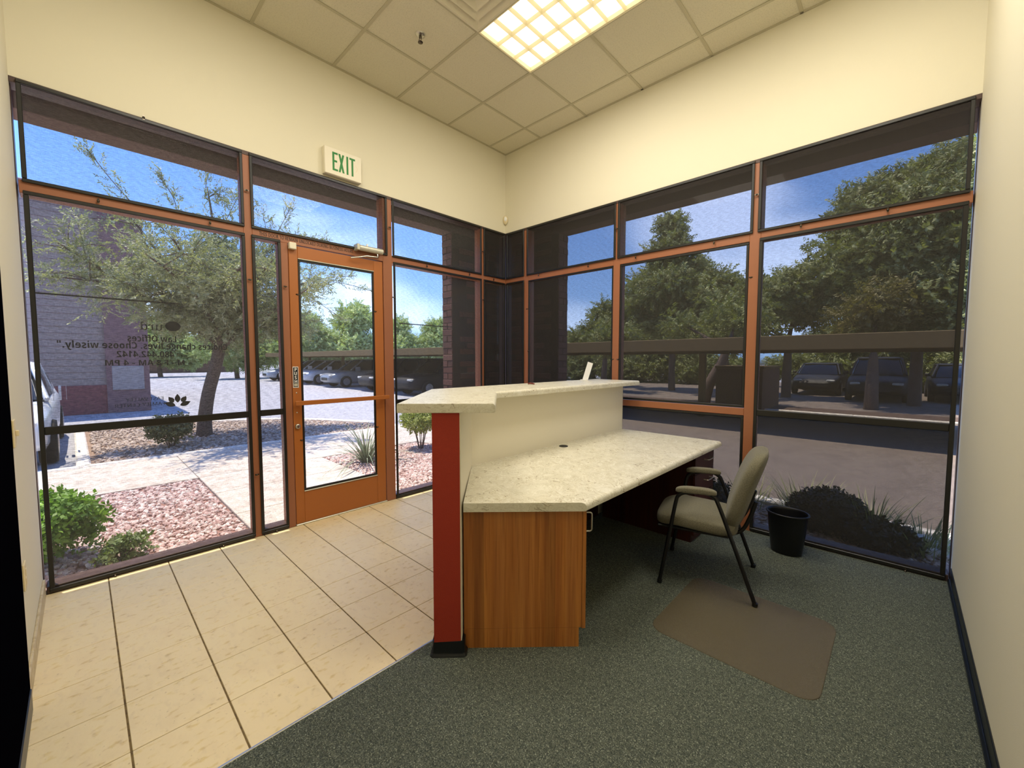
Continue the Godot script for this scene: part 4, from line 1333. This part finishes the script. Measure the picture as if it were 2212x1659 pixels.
func build_plants() -> void:
	sprigs = [sprig_mesh(15, 0.5, 0.125, 0.045, 3), sprig_mesh(10, 0.26, 0.055, 0.022, 4), sprig_mesh(4, 0.09, 0.05, 0.03, 6)]
	palo_verde()
	# shrubs
	shrub("green_shrub", "bright green leafy shrub close outside the bottom left window", V(-0.86, -0.12, 4.0), V(0.34, 0.20, 0.38), 1500, Color(0.10, 0.21, 0.035), Color(0.28, 0.48, 0.09), 0.75, 0.15)
	shrub("trailing_shrub", "small sparse grey green plant trailing at the foot of the bright green shrub", V(-0.56, -0.12, 3.54), V(0.11, 0.075, 0.13), 130, Color(0.13, 0.19, 0.07), Color(0.28, 0.36, 0.17), 0.7, 0.04)
	shrub("dry_shrub", "small olive shrub on the island between the tree and the kerb end", V(-5.4, -0.12, 2.68), V(0.27, 0.20, 0.30), 700, Color(0.10, 0.11, 0.045), Color(0.24, 0.25, 0.11), 0.8, 0.17)
	shrub("yellow_shrub", "round yellow green shrub on bare stems in pink gravel, seen under the counter edge", V(-2.25, -0.12, -0.24), V(0.31, 0.20, 0.31), 1000, Color(0.27, 0.33, 0.08), Color(0.56, 0.60, 0.22), 0.75, 0.36)
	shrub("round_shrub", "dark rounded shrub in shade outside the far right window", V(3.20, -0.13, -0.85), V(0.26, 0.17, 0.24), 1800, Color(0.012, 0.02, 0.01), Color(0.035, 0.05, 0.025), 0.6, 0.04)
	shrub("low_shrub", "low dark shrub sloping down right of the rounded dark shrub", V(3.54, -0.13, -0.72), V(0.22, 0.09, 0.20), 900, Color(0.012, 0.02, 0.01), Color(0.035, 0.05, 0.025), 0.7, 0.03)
	shrub("low_shrub", "small brownish shrub outside the window between the desk drawers and the chair", V(2.15, -0.13, -0.75), V(0.28, 0.13, 0.2), 500, Color(0.06, 0.05, 0.03), Color(0.16, 0.13, 0.08), 0.7, 0.03)
	yucca("spiky grey green yucca clump in pink gravel behind the door glass", V(-2.02, -0.12, 0.86), 120, 0.74)
	for g in [[V(2.55, -0.13, -1.12), 60, 0.34, "ornamental grass tuft beside the kerb, left of the waste bin"], [V(3.0, -0.13, -1.14), 150, 0.46, "ornamental grass tuft with lit tips rising behind the rounded dark shrub"], [V(3.50, -0.13, -0.98), 190, 0.42, "ornamental grass tuft behind the low dark shrub at the right"], [V(3.82, -0.13, -0.85), 140, 0.32, "ornamental grass tuft nearest the right wall, by pale rocks"], [V(1.95, -0.13, -1.1), 80, 0.36, "dry grass tuft seen between the desk drawers and the chair back"]]:
		grass(g[0], g[1], g[2], g[3])
	for r in [[V(3.80, -0.10, -1.02), 0.11, "larger pale rock beside the kerb at the far right"], [V(4.12, -0.10, -1.0), 0.09, "pale rock half hidden by the right wall, beside the larger pale rock"], [V(3.86, -0.11, -0.84), 0.06, "smallest pale rock in front of the larger pale rock"], [V(2.52, -0.10, -1.06), 0.08, "pale rock by the kerb just left of the waste bin"]]:
		var o := obj("rock", stone_mesh(int(r[1] * 1000)), M.curb)
		o.position = r[0]
		o.scale = V(r[1] * 1.3, r[1] * 0.9, r[1])
		tag(o, r[2], "rock", "")
	# gravel
	var pinks := [Color(0.58, 0.42, 0.38), Color(0.50, 0.33, 0.30), Color(0.68, 0.54, 0.49), Color(0.42, 0.28, 0.25), Color(0.72, 0.62, 0.57)]
	var tans := [Color(0.42, 0.33, 0.265), Color(0.48, 0.385, 0.315), Color(0.34, 0.26, 0.205), Color(0.56, 0.47, 0.39)]
	gravel("pink gravel bed beyond the left window, right of the green shrub", P2([[-0.13, 2.74], [-2.76, 2.74], [-2.76, 5.2], [-0.13, 5.2]]), -0.125, 9500, 0.013, 0.030, pinks, 21)
	gravel("pink gravel bed right of the walk, round the yucca and the yellow green shrub", P2([[-0.13, 1.18], [-2.76, 1.18], [-2.76, -0.5], [-2.1, -0.62], [-1.4, -1.0], [-1.2, -1.2], [-0.13, -1.2]]), -0.125, 9000, 0.013, 0.030, pinks, 22)
	gravel("tan gravel on the planted island under the tree", P2([[-4.7, 3.6], [-9.0, 3.62], [-8.95, 2.5], [-8.1, 1.1], [-7.6, 0.35], [-6.8, -0.25], [-5.6, -0.9], [-4.7, -1.0]]), -0.12, 6000, 0.014, 0.04, tans, 23)
	gravel("tan gravel and leaf litter in the shaded bed below the right windows", P2([[0.0, -0.15], [6.0, -0.15], [6.0, -1.2], [0.0, -1.2]]), -0.13, 5000, 0.012, 0.03, tans, 24)
	# distant trees: seen over the carport through the entry side glass
	var y0 := Color(0.34, 0.42, 0.16)
	var y1 := Color(0.60, 0.68, 0.34)
	var d0 := Color(0.19, 0.21, 0.065)
	var d1 := Color(0.44, 0.46, 0.20)
	var row := [[-33, -13.8, 6.6, 2.3, "yellow green tree with the highest rounded top, seen in the middle of the door glass"], [-33, -9.6, 5.3, 2.2, "bushy yellow green tree at the left of the door glass, behind the near tree's twigs"], [-33, -18.0, 5.5, 2.1, "yellow green tree at the right edge of the door glass"], [-32, -22.4, 5.6, 2.3, "feathery green tree left of the brick pier, above the parked cars"], [-31, -26.5, 5.5, 2.3, "green tree partly hidden by the brick pier"], [-36, -5.2, 5.4, 2.4, "green tree behind the sidelight left of the door"], [-44, -1.2, 5.0, 2.6, "green tree behind the trunk of the near tree"], [-46, 3.5, 4.6, 2.6, "green tree between the mauve building and the near trunk"]]
	for r in row:
		R.seed = int(r[1] * 10) + 500
		var blobs := [[V(r[0], r[2] - 1.5, r[1]), V(1.7, 1.5, r[3] * 0.75)], [V(r[0] + 0.8, 2.4, r[1] + 0.9), V(1.6, 1.5, r[3] * 0.8)], [V(r[0] + 0.4, 2.2, r[1] - 1.2), V(1.5, 1.6, r[3] * 0.8)]]
		far_tree(r[4], V(r[0], -0.15, r[1]), 2.2, blobs, 1.3, 1.25, y0, y1)
	# trees seen through the right windows
	R.seed = 901
	far_tree("tallest and widest green tree, filling the far right window", V(4.0, -0.15, -15.6), 3.0, [[V(4.4, 5.8, -15.6), V(2.6, 2.8, 2.2)], [V(6.8, 5.4, -15.6), V(1.9, 2.9, 2.2)], [V(2.6, 4.5, -15.4), V(1.6, 1.9, 1.8)], [V(4.6, 3.4, -14.6), V(2.6, 1.3, 1.6)], [V(7.2, 3.0, -14.8), V(1.8, 1.4, 1.5)]], 1.35, 0.95, d0, d1)
	R.seed = 902
	far_tree("green tree with a pointed top in the middle of the right windows", V(-4.8, -0.15, -17.0), 3.4, [[V(-4.9, 4.7, -17), V(2.1, 2.0, 2.0)], [V(-5.0, 6.3, -17), V(1.5, 1.2, 1.2)], [V(-5.0, 7.3, -17), V(0.85, 1.2, 0.8)], [V(-4.9, 8.2, -17), V(0.3, 0.6, 0.3)], [V(-3.1, 4.2, -16.8), V(1.4, 1.6, 1.5)], [V(-6.7, 4.2, -17), V(1.2, 1.7, 1.4)]], 1.35, 0.95, d0, d1)
	R.seed = 903
	far_tree("mid green bushy tree between the pointed tree and the tallest tree", V(0.2, -0.15, -16.5), 2.6, [[V(0.5, 3.7, -16.2), V(1.6, 1.5, 1.4)], [V(-1.5, 3.6, -16.6), V(1.8, 1.7, 1.4)]], 1.35, 0.95, d0, d1)
	R.seed = 904
	far_tree("yellow brown low tree under the left side of the tallest tree", V(3.0, -0.15, -13.2), 1.7, [[V(3.0, 3.0, -13.3), V(1.5, 0.9, 1.0)]], 1.3, 0.85, Color(0.20, 0.17, 0.05), Color(0.34, 0.29, 0.11))
	R.seed = 905
	far_tree("small loose green tree right of the brick pier in the right windows", V(-9.0, -0.15, -17.5), 2.2, [[V(-9.0, 3.7, -17.5), V(1.2, 1.1, 1.2)], [V(-10.2, 2.8, -17.5), V(1.2, 0.9, 1.1)], [V(-11.6, 2.6, -17.8), V(0.9, 1.1, 0.9)]], 1.2, 0.95, d0, d1)
	for h in [[-6.5, -14.2, "low spreading tree at the carport's back edge, below the pointed tree"], [-1.6, -14.6, "low spreading tree at the carport's back edge, left of the brown enclosure"], [6.3, -13.6, "low spreading tree at the carport's back edge, by the right wall"]]:
		R.seed = int(h[0] * 10) + 1500
		far_tree(h[2], V(h[0], -0.15, h[1]), 1.5, [[V(h[0], 2.5, h[1]), V(2.2, 0.9, 0.8)]], 1.2, 0.9, d0, d1)
	R.seed = 906
	far_tree("tree with a leaning dark trunk visible under the carport roof", V(-1.35, -0.12, -11.4), 2.1, [[V(-0.6, 2.8, -11.9), V(1.2, 0.7, 0.7)], [V(-2.3, 2.7, -11.9), V(0.9, 0.6, 0.7)]], 1.1, 0.8, d0, d1, 0.75)
	for h in [[-13.5, -23.5, 3.2, "hedge tree at the back, behind the small loose tree"], [-8.0, -24.0, 3.8, "hedge tree at the back, left of the pointed tree"], [2.5, -24.5, 4.0, "hedge tree at the back, behind the mid green bushy tree"], [8.5, -24.0, 4.6, "hedge tree at the back, behind the right part of the tallest tree"]]:
		R.seed = int(h[0] * 10) + 1200
		far_tree(h[3], V(h[0], -0.15, h[1]), 1.4, [[V(h[0], h[2] - 1.5, h[1]), V(3.4, 1.6, 1.2)], [V(h[0] + 2.4, 0.9, h[1] + 0.5), V(3.6, 1.2, 0.8)], [V(h[0] - 1.6, 0.8, h[1] + 0.7), V(3.0, 1.1, 0.8)]], 1.2, 1.1, d0, d1)

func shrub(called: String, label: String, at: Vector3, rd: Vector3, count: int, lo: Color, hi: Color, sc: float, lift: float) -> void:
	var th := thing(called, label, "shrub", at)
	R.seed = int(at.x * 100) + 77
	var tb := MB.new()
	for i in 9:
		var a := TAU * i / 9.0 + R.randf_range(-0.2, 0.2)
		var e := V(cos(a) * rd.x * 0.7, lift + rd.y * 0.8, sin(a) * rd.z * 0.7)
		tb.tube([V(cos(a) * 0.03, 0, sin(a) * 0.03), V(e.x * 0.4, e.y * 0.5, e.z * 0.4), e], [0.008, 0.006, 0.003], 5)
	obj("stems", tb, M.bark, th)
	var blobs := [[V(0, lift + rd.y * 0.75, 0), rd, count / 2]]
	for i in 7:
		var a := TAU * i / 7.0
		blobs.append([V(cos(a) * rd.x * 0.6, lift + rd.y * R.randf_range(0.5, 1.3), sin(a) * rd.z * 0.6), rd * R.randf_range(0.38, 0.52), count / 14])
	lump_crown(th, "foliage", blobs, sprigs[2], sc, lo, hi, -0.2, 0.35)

func blade_mesh(ln: float, w: float, bend: float) -> ArrayMesh:
	var b := MB.new()
	var pts := []
	for i in 7:
		var s := i / 6.0
		pts.append([V(bend * ln * s * s, ln * s * (1.0 - 0.25 * bend * s), 0), w * (1.0 - s * s * 0.9)])
	for i in 6:
		var p: Vector3 = pts[i][0]
		var q: Vector3 = pts[i + 1][0]
		var wp := V(0, 0, pts[i][1])
		var wq := V(0, 0, pts[i + 1][1])
		var dp := V(-0.35 * pts[i][1], -0.35 * pts[i][1], 0)
		var dq := V(-0.35 * pts[i + 1][1], -0.35 * pts[i + 1][1], 0)
		b.quad(p - wp, p + dp, q + dq, q - wq)
		b.quad(p + dp, p + wp, q + wq, q + dq)
	return b.mesh()

func yucca(label: String, at: Vector3, count: int, ln: float) -> void:
	var th := thing("yucca", label, "plant", at)
	R.seed = 333
	var shapes := []
	for i in 5:
		shapes.append(blade_mesh(ln * (0.75 + 0.1 * i), 0.008, 0.15 + 0.16 * i))
	var mats := []
	for i in 3:
		var m := mat([Color(0.42, 0.47, 0.36), Color(0.50, 0.54, 0.43), Color(0.36, 0.41, 0.31)][i], 0.6)
		mats.append(m)
	for i in count:
		var o := obj("blade", shapes[R.randi() % 5], mats[R.randi() % 3], th)
		var a := R.randf_range(0, TAU)
		var tilt := R.randf_range(0.1, 0.95)
		o.position = V(cos(a) * 0.07 * R.randf(), 0, sin(a) * 0.07 * R.randf())
		o.basis = Basis(Vector3.UP, -a) * Basis(Vector3.BACK, -tilt)

func grass(at: Vector3, count: int, ln: float, label: String) -> void:
	var th := thing("grass_tuft", label, "grass", at)
	R.seed = int(at.x * 1000)
	var xf := []
	var cols := PackedColorArray()
	for i in count:
		var a := R.randf_range(0, TAU)
		var r := R.randf_range(0.0, 0.22)
		var b := Basis(Vector3.UP, a + R.randf_range(-0.4, 0.4)) * Basis(Vector3.BACK, -R.randf_range(0.0, 0.7)) 
		xf.append(Transform3D(b.scaled(Vector3.ONE * R.randf_range(0.55, 1.1)), V(cos(a) * r, 0, -sin(a) * r)))
		cols.append(tone(Color(0.24, 0.25, 0.11), Color(0.46, 0.46, 0.26)))
	scatter("blades", blade_mesh(ln, 0.005, 0.35), M.leaf, xf, cols, th)

func palo_verde() -> void:
	var base := V(-6.33, -0.12, 2.06)
	var th := thing("desert_tree", "nearest tree, a feathery desert tree leaning right from the island outside the left window", "tree", base)
	R.seed = 4242
	var tb := MB.new()
	var W0 := func(p: Vector3) -> Vector3: return p - base
	tb.tube(smooth_path([V(0, -0.02, 0), V(0.0, 0.35, -0.02), V(0.03, 0.85, -0.09), V(0.03, 1.45, -0.24), V(0.04, 1.95, -0.33), V(0.04, 2.35, -0.36)], 4), [0.15, 0.14, 0.132, 0.125, 0.12, 0.117, 0.115, 0.113, 0.112, 0.11, 0.11, 0.11, 0.108, 0.106, 0.105, 0.104, 0.103, 0.102, 0.10, 0.095, 0.09], 10)
	# limbs: from the fork to targets in world space; [target, thickness, spread]
	var fork := V(-6.29, 1.95, 1.73)
	var limbs := [
		[V(-6.3, 4.75, 1.85), 0.05, 0.55], [V(-6.2, 3.9, 3.0), 0.055, 0.8], [V(-6.3, 3.3, 3.9), 0.05, 0.7], [V(-6.1, 2.7, 3.95), 0.045, 0.6],
		[V(-6.3, 3.9, 0.7), 0.055, 0.75], [V(-6.2, 3.3, -0.1), 0.05, 0.65], [V(-6.4, 4.1, 0.2), 0.035, 0.3], [V(-4.8, 3.3, 2.6), 0.05, 0.8], [V(-4.8, 3.2, 1.2), 0.05, 0.75], [V(-4.4, 2.95, 3.0), 0.04, 0.6], [V(-4.4, 3.0, 1.7), 0.04, 0.65], [V(-4.5, 2.8, 0.6), 0.04, 0.55],
		[V(-7.8, 3.5, 2.6), 0.05, 0.8], [V(-7.8, 3.4, 1.0), 0.05, 0.8], [V(-6.3, 3.4, 2.2), 0.05, 0.85], [V(-6.2, 2.5, 0.6), 0.04, 0.65], [V(-5.6, 2.5, 3.1), 0.04, 0.65], [V(-6.0, 2.8, 1.6), 0.04, 0.7], [V(-6.3, 3.6, 1.3), 0.045, 0.75], [V(-6.2, 2.2, 0.1), 0.03, 0.4], [V(-5.9, 2.2, 2.6), 0.03, 0.5]]
	var xf := []
	var cols := PackedColorArray()
	var add_sprig := func(p: Vector3, d: Vector3) -> void:
		xf.append(Transform3D(rnd_basis(d, R.randf_range(0.55, 1.1)), p))
		cols.append(tone(Color(0.24, 0.26, 0.14), Color(0.52, 0.53, 0.36)))
	for l in limbs:
		var tgt: Vector3 = (l[0] as Vector3) - base
		var f0 := fork - base + V(0, R.randf_range(-0.4, 0.3), 0)
		var mid := f0.lerp(tgt, 0.5) + V(R.randf_range(-0.15, 0.15), R.randf_range(0.0, 0.25), R.randf_range(-0.15, 0.15))
		var path := smooth_path([f0, mid, tgt], 5)
		var rad := []
		for i in path.size():
			rad.append(lerpf(l[1], 0.01, i / float(path.size() - 1)))
		tb.tube(path, rad, 6)
		var spread: float = l[2]
		for k in 20:
			var t := R.randf_range(0.25, 1.0)
			var p: Vector3 = path[int(t * (path.size() - 1))]
			var d := V(R.randfn(), R.randfn() * 0.6 + 0.1, R.randfn()).normalized()
			if k < 2:
				d = (tgt - f0).normalized() + d * 0.3
				d = d.normalized()
			var ln := spread * R.randf_range(0.6, 1.15)
			var e := p + d * ln
			var mm := p.lerp(e, 0.5) + V(0, 0.05, 0)
			tb.tube([p, mm, e], [0.009, 0.006, 0.002], 4)
			for s in 22:
				var q := p.lerp(mm, 1.0)
				var u := R.randf_range(0.15, 1.0)
				q = p.lerp(e, u) + V(R.randfn(), R.randfn(), R.randfn()) * 0.095
				add_sprig.call(q, d + V(R.randfn(), R.randfn() - 0.4, R.randfn()) * 0.7)
	# long lone twigs against the sky: [from, to]
	for w in [[V(-6.3, 3.9, 2.75), V(-6.3, 4.85, 3.45)], [V(-6.3, 4.5, 1.9), V(-6.3, 5.15, 1.78)], [V(-6.3, 4.1, 1.6), V(-6.3, 4.95, 1.25)], [V(-6.3, 4.0, 2.3), V(-6.3, 4.7, 2.55)], [V(-6.3, 3.8, 0.8), V(-6.3, 4.75, 0.35)], [V(-6.3, 3.9, 0.3), V(-6.3, 4.15, -0.35)], [V(-6.3, 3.2, 0.1), V(-6.3, 3.15, -1.55)], [V(-6.3, 3.1, 0.2), V(-6.3, 3.45, -1.0)], [V(-6.2, 2.9, 0.2), V(-6.2, 2.35, -0.75)]]:
		var a: Vector3 = w[0] - base
		var b: Vector3 = w[1] - base
		var pth := smooth_path([a, a.lerp(b, 0.5) + V(R.randf_range(-0.1, 0.1), 0.06, R.randf_range(-0.06, 0.06)), b], 4)
		tb.tube(pth, 0.006, 4)
		for i in 34:
			var u := pow(R.randf(), 0.8)
			var q: Vector3 = pth[int(u * (pth.size() - 1))].lerp(pth[mini(int(u * (pth.size() - 1)) + 1, pth.size() - 1)], R.randf())
			var spr := 0.10 * (1.05 - u)
			add_sprig.call(q + V(R.randfn(), R.randfn(), R.randfn()) * spr, (b - a).normalized() + V(R.randfn(), R.randfn(), R.randfn()) * 0.5)
	obj("trunk_and_limbs", tb, M.bark, th)
	scatter("foliage", sprigs[1], M.leaf, xf, cols, th)

# ---------------------------------------------------------------- vehicles
func car(label: String, paint_: Color, at: Vector3, turn: float, tall := 0.0, group := "") -> void:
	var th := thing("car", label, "car", at, turn, group)
	var pm := mat(paint_, 0.28 if paint_.v > 0.12 else 0.6, 0.1)
	pm.clearcoat_enabled = paint_.v > 0.12
	pm.clearcoat = 0.6
	# body: stations along x (front at +x): [x, half width, bottom, shoulder height]
	var rows := []
	for s in [[-2.26, 0.60, 0.42, 0.70], [-2.22, 0.74, 0.34, 0.90 + tall * 0.5], [-2.05, 0.83, 0.28, 0.97 + tall * 0.5], [-1.5, 0.87, 0.22, 0.96 + tall * 0.4], [-0.6, 0.885, 0.20, 0.92 + tall * 0.3], [0.5, 0.885, 0.20, 0.90 + tall * 0.3], [1.1, 0.87, 0.20, 0.88 + tall * 0.3], [1.75, 0.84, 0.22, 0.80 + tall * 0.25], [2.1, 0.78, 0.27, 0.72 + tall * 0.2], [2.24, 0.66, 0.34, 0.62 + tall * 0.15], [2.28, 0.5, 0.42, 0.55]]:
		var ring := []
		var w: float = s[1]
		var b: float = s[2]
		var t: float = s[3]
		for q in [[-1.0, 0.55], [-0.99, 0.8], [-0.93, 0.95], [-0.80, 1.0], [-0.3, 1.03], [0.3, 1.03], [0.80, 1.0], [0.93, 0.95], [0.99, 0.8], [1.0, 0.55], [0.985, 0.22], [0.93, 0.05], [0.6, 0.0], [-0.6, 0.0], [-0.93, 0.05], [-0.985, 0.22]]:
			ring.append(V(s[0], b + (t - b) * q[1], w * q[0]))
		rows.append(ring)
	var body := MB.new().grid(rows)
	for e in [0, rows.size() - 1]:
		var c := V(rows[e][0].x, 0.55, 0)
		for k in 16:
			body.otri(c, rows[e][k], rows[e][(k + 1) % 16], V(-1 if e == 0 else 1, 0, 0))
	obj("body", body, pm, th)
	# greenhouse and roof
	var ry := 1.42 + tall
	var base := 0.90 + tall * 0.35
	var rear := -1.75 if tall > 0.1 else -1.55
	var gl := []
	for s in [[base, rear - 0.15, 1.15, 0.80], [base + (ry - base) * 0.5, rear + 0.15, 0.72, 0.74], [ry - 0.05, rear + 0.45, 0.30, 0.64], [ry - 0.02, rear + 0.5, 0.22, 0.60]]:
		var ring := []
		var x0: float = s[1]
		var x1: float = s[2]
		var w: float = s[3]
		for q in [[x0, -w * 0.85], [x0 + 0.1, -w], [(x0 + x1) * 0.5, -w], [x1 - 0.15, -w], [x1, -w * 0.82], [x1 + 0.05, 0], [x1, w * 0.82], [x1 - 0.15, w], [(x0 + x1) * 0.5, w], [x0 + 0.1, w], [x0, w * 0.85], [x0 - 0.04, 0]]:
			ring.append(V(q[0], s[0], q[1]))
		gl.append(ring)
	obj("windows", MB.new().grid(gl), M.car_glass, th)
	var rf := MB.new()
	var x0 := rear + 0.42
	var rl := []
	for s in [[0.0, 0.67, x0 - 0.04, 0.40], [0.03, 0.64, x0, 0.36], [0.055, 0.5, x0 + 0.2, 0.2], [0.06, 0.001, (x0 + 0.3) * 0.5, (x0 + 0.3) * 0.5 + 0.01]]:
		var ring := []
		for q in [[s[2], -s[1] * 0.85], [s[2] + 0.12, -s[1]], [s[3] - 0.12, -s[1]], [s[3], -s[1] * 0.8], [s[3], s[1] * 0.8], [s[3] - 0.12, s[1]], [s[2] + 0.12, s[1]], [s[2], s[1] * 0.85]]:
			ring.append(V(q[0], ry - 0.06 + s[0], q[1]))
		rl.append(ring)
	rf.grid(rl)
	for sd in [-1, 1]:
		for p in [[[0.36, ry - 0.05, 0.63], [1.13, base, 0.80]], [[rear + 0.44, ry - 0.05, 0.63], [rear - 0.12, base, 0.78]], [[-0.35, ry - 0.04, 0.655], [-0.35, base, 0.815]]]:
			rf.tube([V(p[0][0], p[0][1], p[0][2] * sd), V(p[1][0], p[1][1], p[1][2] * sd)], 0.035, 6)
	obj("roof", rf, pm, th)
	for x in [-1.38, 1.42]:
		for z in [-0.80, 0.80]:
			var w := obj("wheel", MB.new().lathe([Vector2(0.0001, -0.10), Vector2(0.20, -0.10), Vector2(0.31, -0.095), Vector2(0.325, -0.06), Vector2(0.325, 0.06), Vector2(0.31, 0.095), Vector2(0.20, 0.10), Vector2(0.0001, 0.10)], 20, Transform3D(Basis(Vector3.RIGHT, PI / 2), V(x, 0.325, z))), M.tyre, th)
			obj("hub", MB.new().lathe([Vector2(0.0001, 0.105), Vector2(0.10, 0.108), Vector2(0.195, 0.102), Vector2(0.2, 0.09)], 14, Transform3D(Basis(Vector3.RIGHT, PI / 2 * signf(z)), V(x, 0.325, z))), M.rim_metal, w)
	for z in [-0.58, 0.58]:
		obj("headlight", MB.new().box(V(2.08, 0.60 + tall * 0.15, z - 0.15), V(2.25, 0.70 + tall * 0.15, z + 0.15), 0.03), M.lens, th)
		obj("tail_light", MB.new().box(V(-2.25, 0.70 + tall * 0.3, z - 0.13), V(-2.12, 0.84 + tall * 0.3, z + 0.17), 0.03), M.tail, th)
		obj("mirror", MB.new().box(V(0.72, 0.92 + tall * 0.3, signf(z) * 0.86), V(0.84, 1.04 + tall * 0.3, signf(z) * 1.0), 0.03), pm, th)
	obj("grille", bx(2.2, 0.40, -0.4, 2.285, 0.56, 0.4, 0.01), M.ink, th)

func build_cars() -> void:
	car("white car at the far left edge, nose beside the island kerb", Color(0.80, 0.82, 0.84), V(-7.0, -0.15, 4.87), 0.0, 0.10)
	var g := "cars parked in a row under the carport"
	car("silver sedan under the carport, leftmost in the door glass", Color(0.62, 0.66, 0.70), V(-29.6, -0.15, -7.7), -PI / 2, 0.0, g)
	car("white car under the carport, second from the left in the door glass", Color(0.88, 0.89, 0.90), V(-26.6, -0.15, -7.9), -PI / 2, 0.1, g)
	car("pale silver car under the carport, in the middle of the door glass", Color(0.75, 0.78, 0.82), V(-23.4, -0.15, -7.9), -PI / 2, 0.1, g)
	car("grey car under the carport, at the right of the door glass", Color(0.46, 0.49, 0.53), V(-19.6, -0.15, -7.9), -PI / 2, 0.15, g)
	car("dark grey car under the carport, just right of the door frame", Color(0.10, 0.10, 0.11), V(-15.2, -0.15, -8.0), -PI / 2, 0.2, g)
	car("nearly black car under the carport, beside the brick pier", Color(0.07, 0.07, 0.08), V(-11.9, -0.15, -8.0), -PI / 2, 0.2, g)
	car("dark car nose on, at the right edge of the far right window", Color(0.11, 0.115, 0.12), V(5.3, -0.15, -19.6), -PI / 2, 0.0)
	car("black car beyond the carport in the middle of the far right window", Color(0.02, 0.02, 0.022), V(3.0, -0.15, -18.2), -PI / 2, 0.25)
	car("dark car with a bright windscreen glint beyond the brown enclosure", Color(0.04, 0.042, 0.045), V(0.9, -0.15, -20.5), -PI / 2, 0.0)

# ---------------------------------------------------------------- set out
func _ready() -> void:
	# camera
	var cam := Camera3D.new()
	cam.name = "camera"
	cam.fov = rad_to_deg(2.0 * atan(829.5 / 884.6))
	cam.near = 0.02
	cam.far = 400.0
	add_child(cam)
	cam.position = V(3.6228, 1.3939, 3.7003)
	cam.basis = Basis(Vector3.UP, 0.7589) * Basis(Vector3.RIGHT, -0.0589) * Basis(Vector3.BACK, 0.0006)
	cam.current = true
	# sky, exposure
	var we := WorldEnvironment.new()
	we.name = "world"
	var e := Environment.new()
	e.background_mode = Environment.BG_SKY
	var sm := ProceduralSkyMaterial.new()
	sm.sky_top_color = Color(0.24, 0.45, 0.78)
	sm.sky_horizon_color = Color(0.56, 0.71, 0.90)
	sm.sky_curve = 0.22
	sm.sky_energy_multiplier = 1.7
	sm.ground_bottom_color = Color(0.45, 0.43, 0.41)
	sm.ground_horizon_color = Color(0.62, 0.66, 0.70)
	sm.sky_cover = ImageTexture.create_from_image(cloud_cover())
	sm.sky_cover_modulate = Color(1, 1, 1, 0.9)
	var sk := Sky.new()
	sk.sky_material = sm
	e.sky = sk
	e.tonemap_mode = Environment.TONE_MAPPER_LINEAR
	e.tonemap_exposure = 1.0
	e.sdfgi_enabled = true
	e.ssao_enabled = true
	e.ssil_enabled = true
	we.environment = e
	add_child(we)
	# sun: high, from beyond the entry side, slightly behind the photographer's left
	var sun := DirectionalLight3D.new()
	sun.name = "sun"
	sun.light_color = Color(1.0, 0.95, 0.87)
	sun.light_energy = 3.5
	sun.light_angular_distance = 0.53
	sun.shadow_enabled = true
	sun.sky_mode = DirectionalLight3D.SKY_MODE_LIGHT_ONLY
	add_child(sun)
	sun.look_at_from_position(V(-0.27, 1.0, 0.11), Vector3.ZERO, Vector3.RIGHT)
	sun.position = V(-5, 20, 2)
	make_materials()
	build_room()
	build_windows()
	build_fixtures()
	build_desk()
	build_chair()
	build_site()
	build_plants()
	build_cars()

func cloud_cover() -> Image:
	var f := noise(93, 0.012, FastNoiseLite.TYPE_SIMPLEX_SMOOTH, 5)
	var im := Image.create(512, 256, false, Image.FORMAT_RGBA8)
	for y in 256:
		for x in 512:
			var ph := (0.5 - y / 256.0) * PI
			var th := x / 512.0 * TAU
			var g := f.get_noise_3d(cos(th) * cos(ph) * 110.0, sin(ph) * 320.0, sin(th) * cos(ph) * 110.0)
			var a := smoothstep(0.0, 0.5, g)
			im.set_pixel(x, y, Color(0.95, 0.95, 0.97, a))
	return im
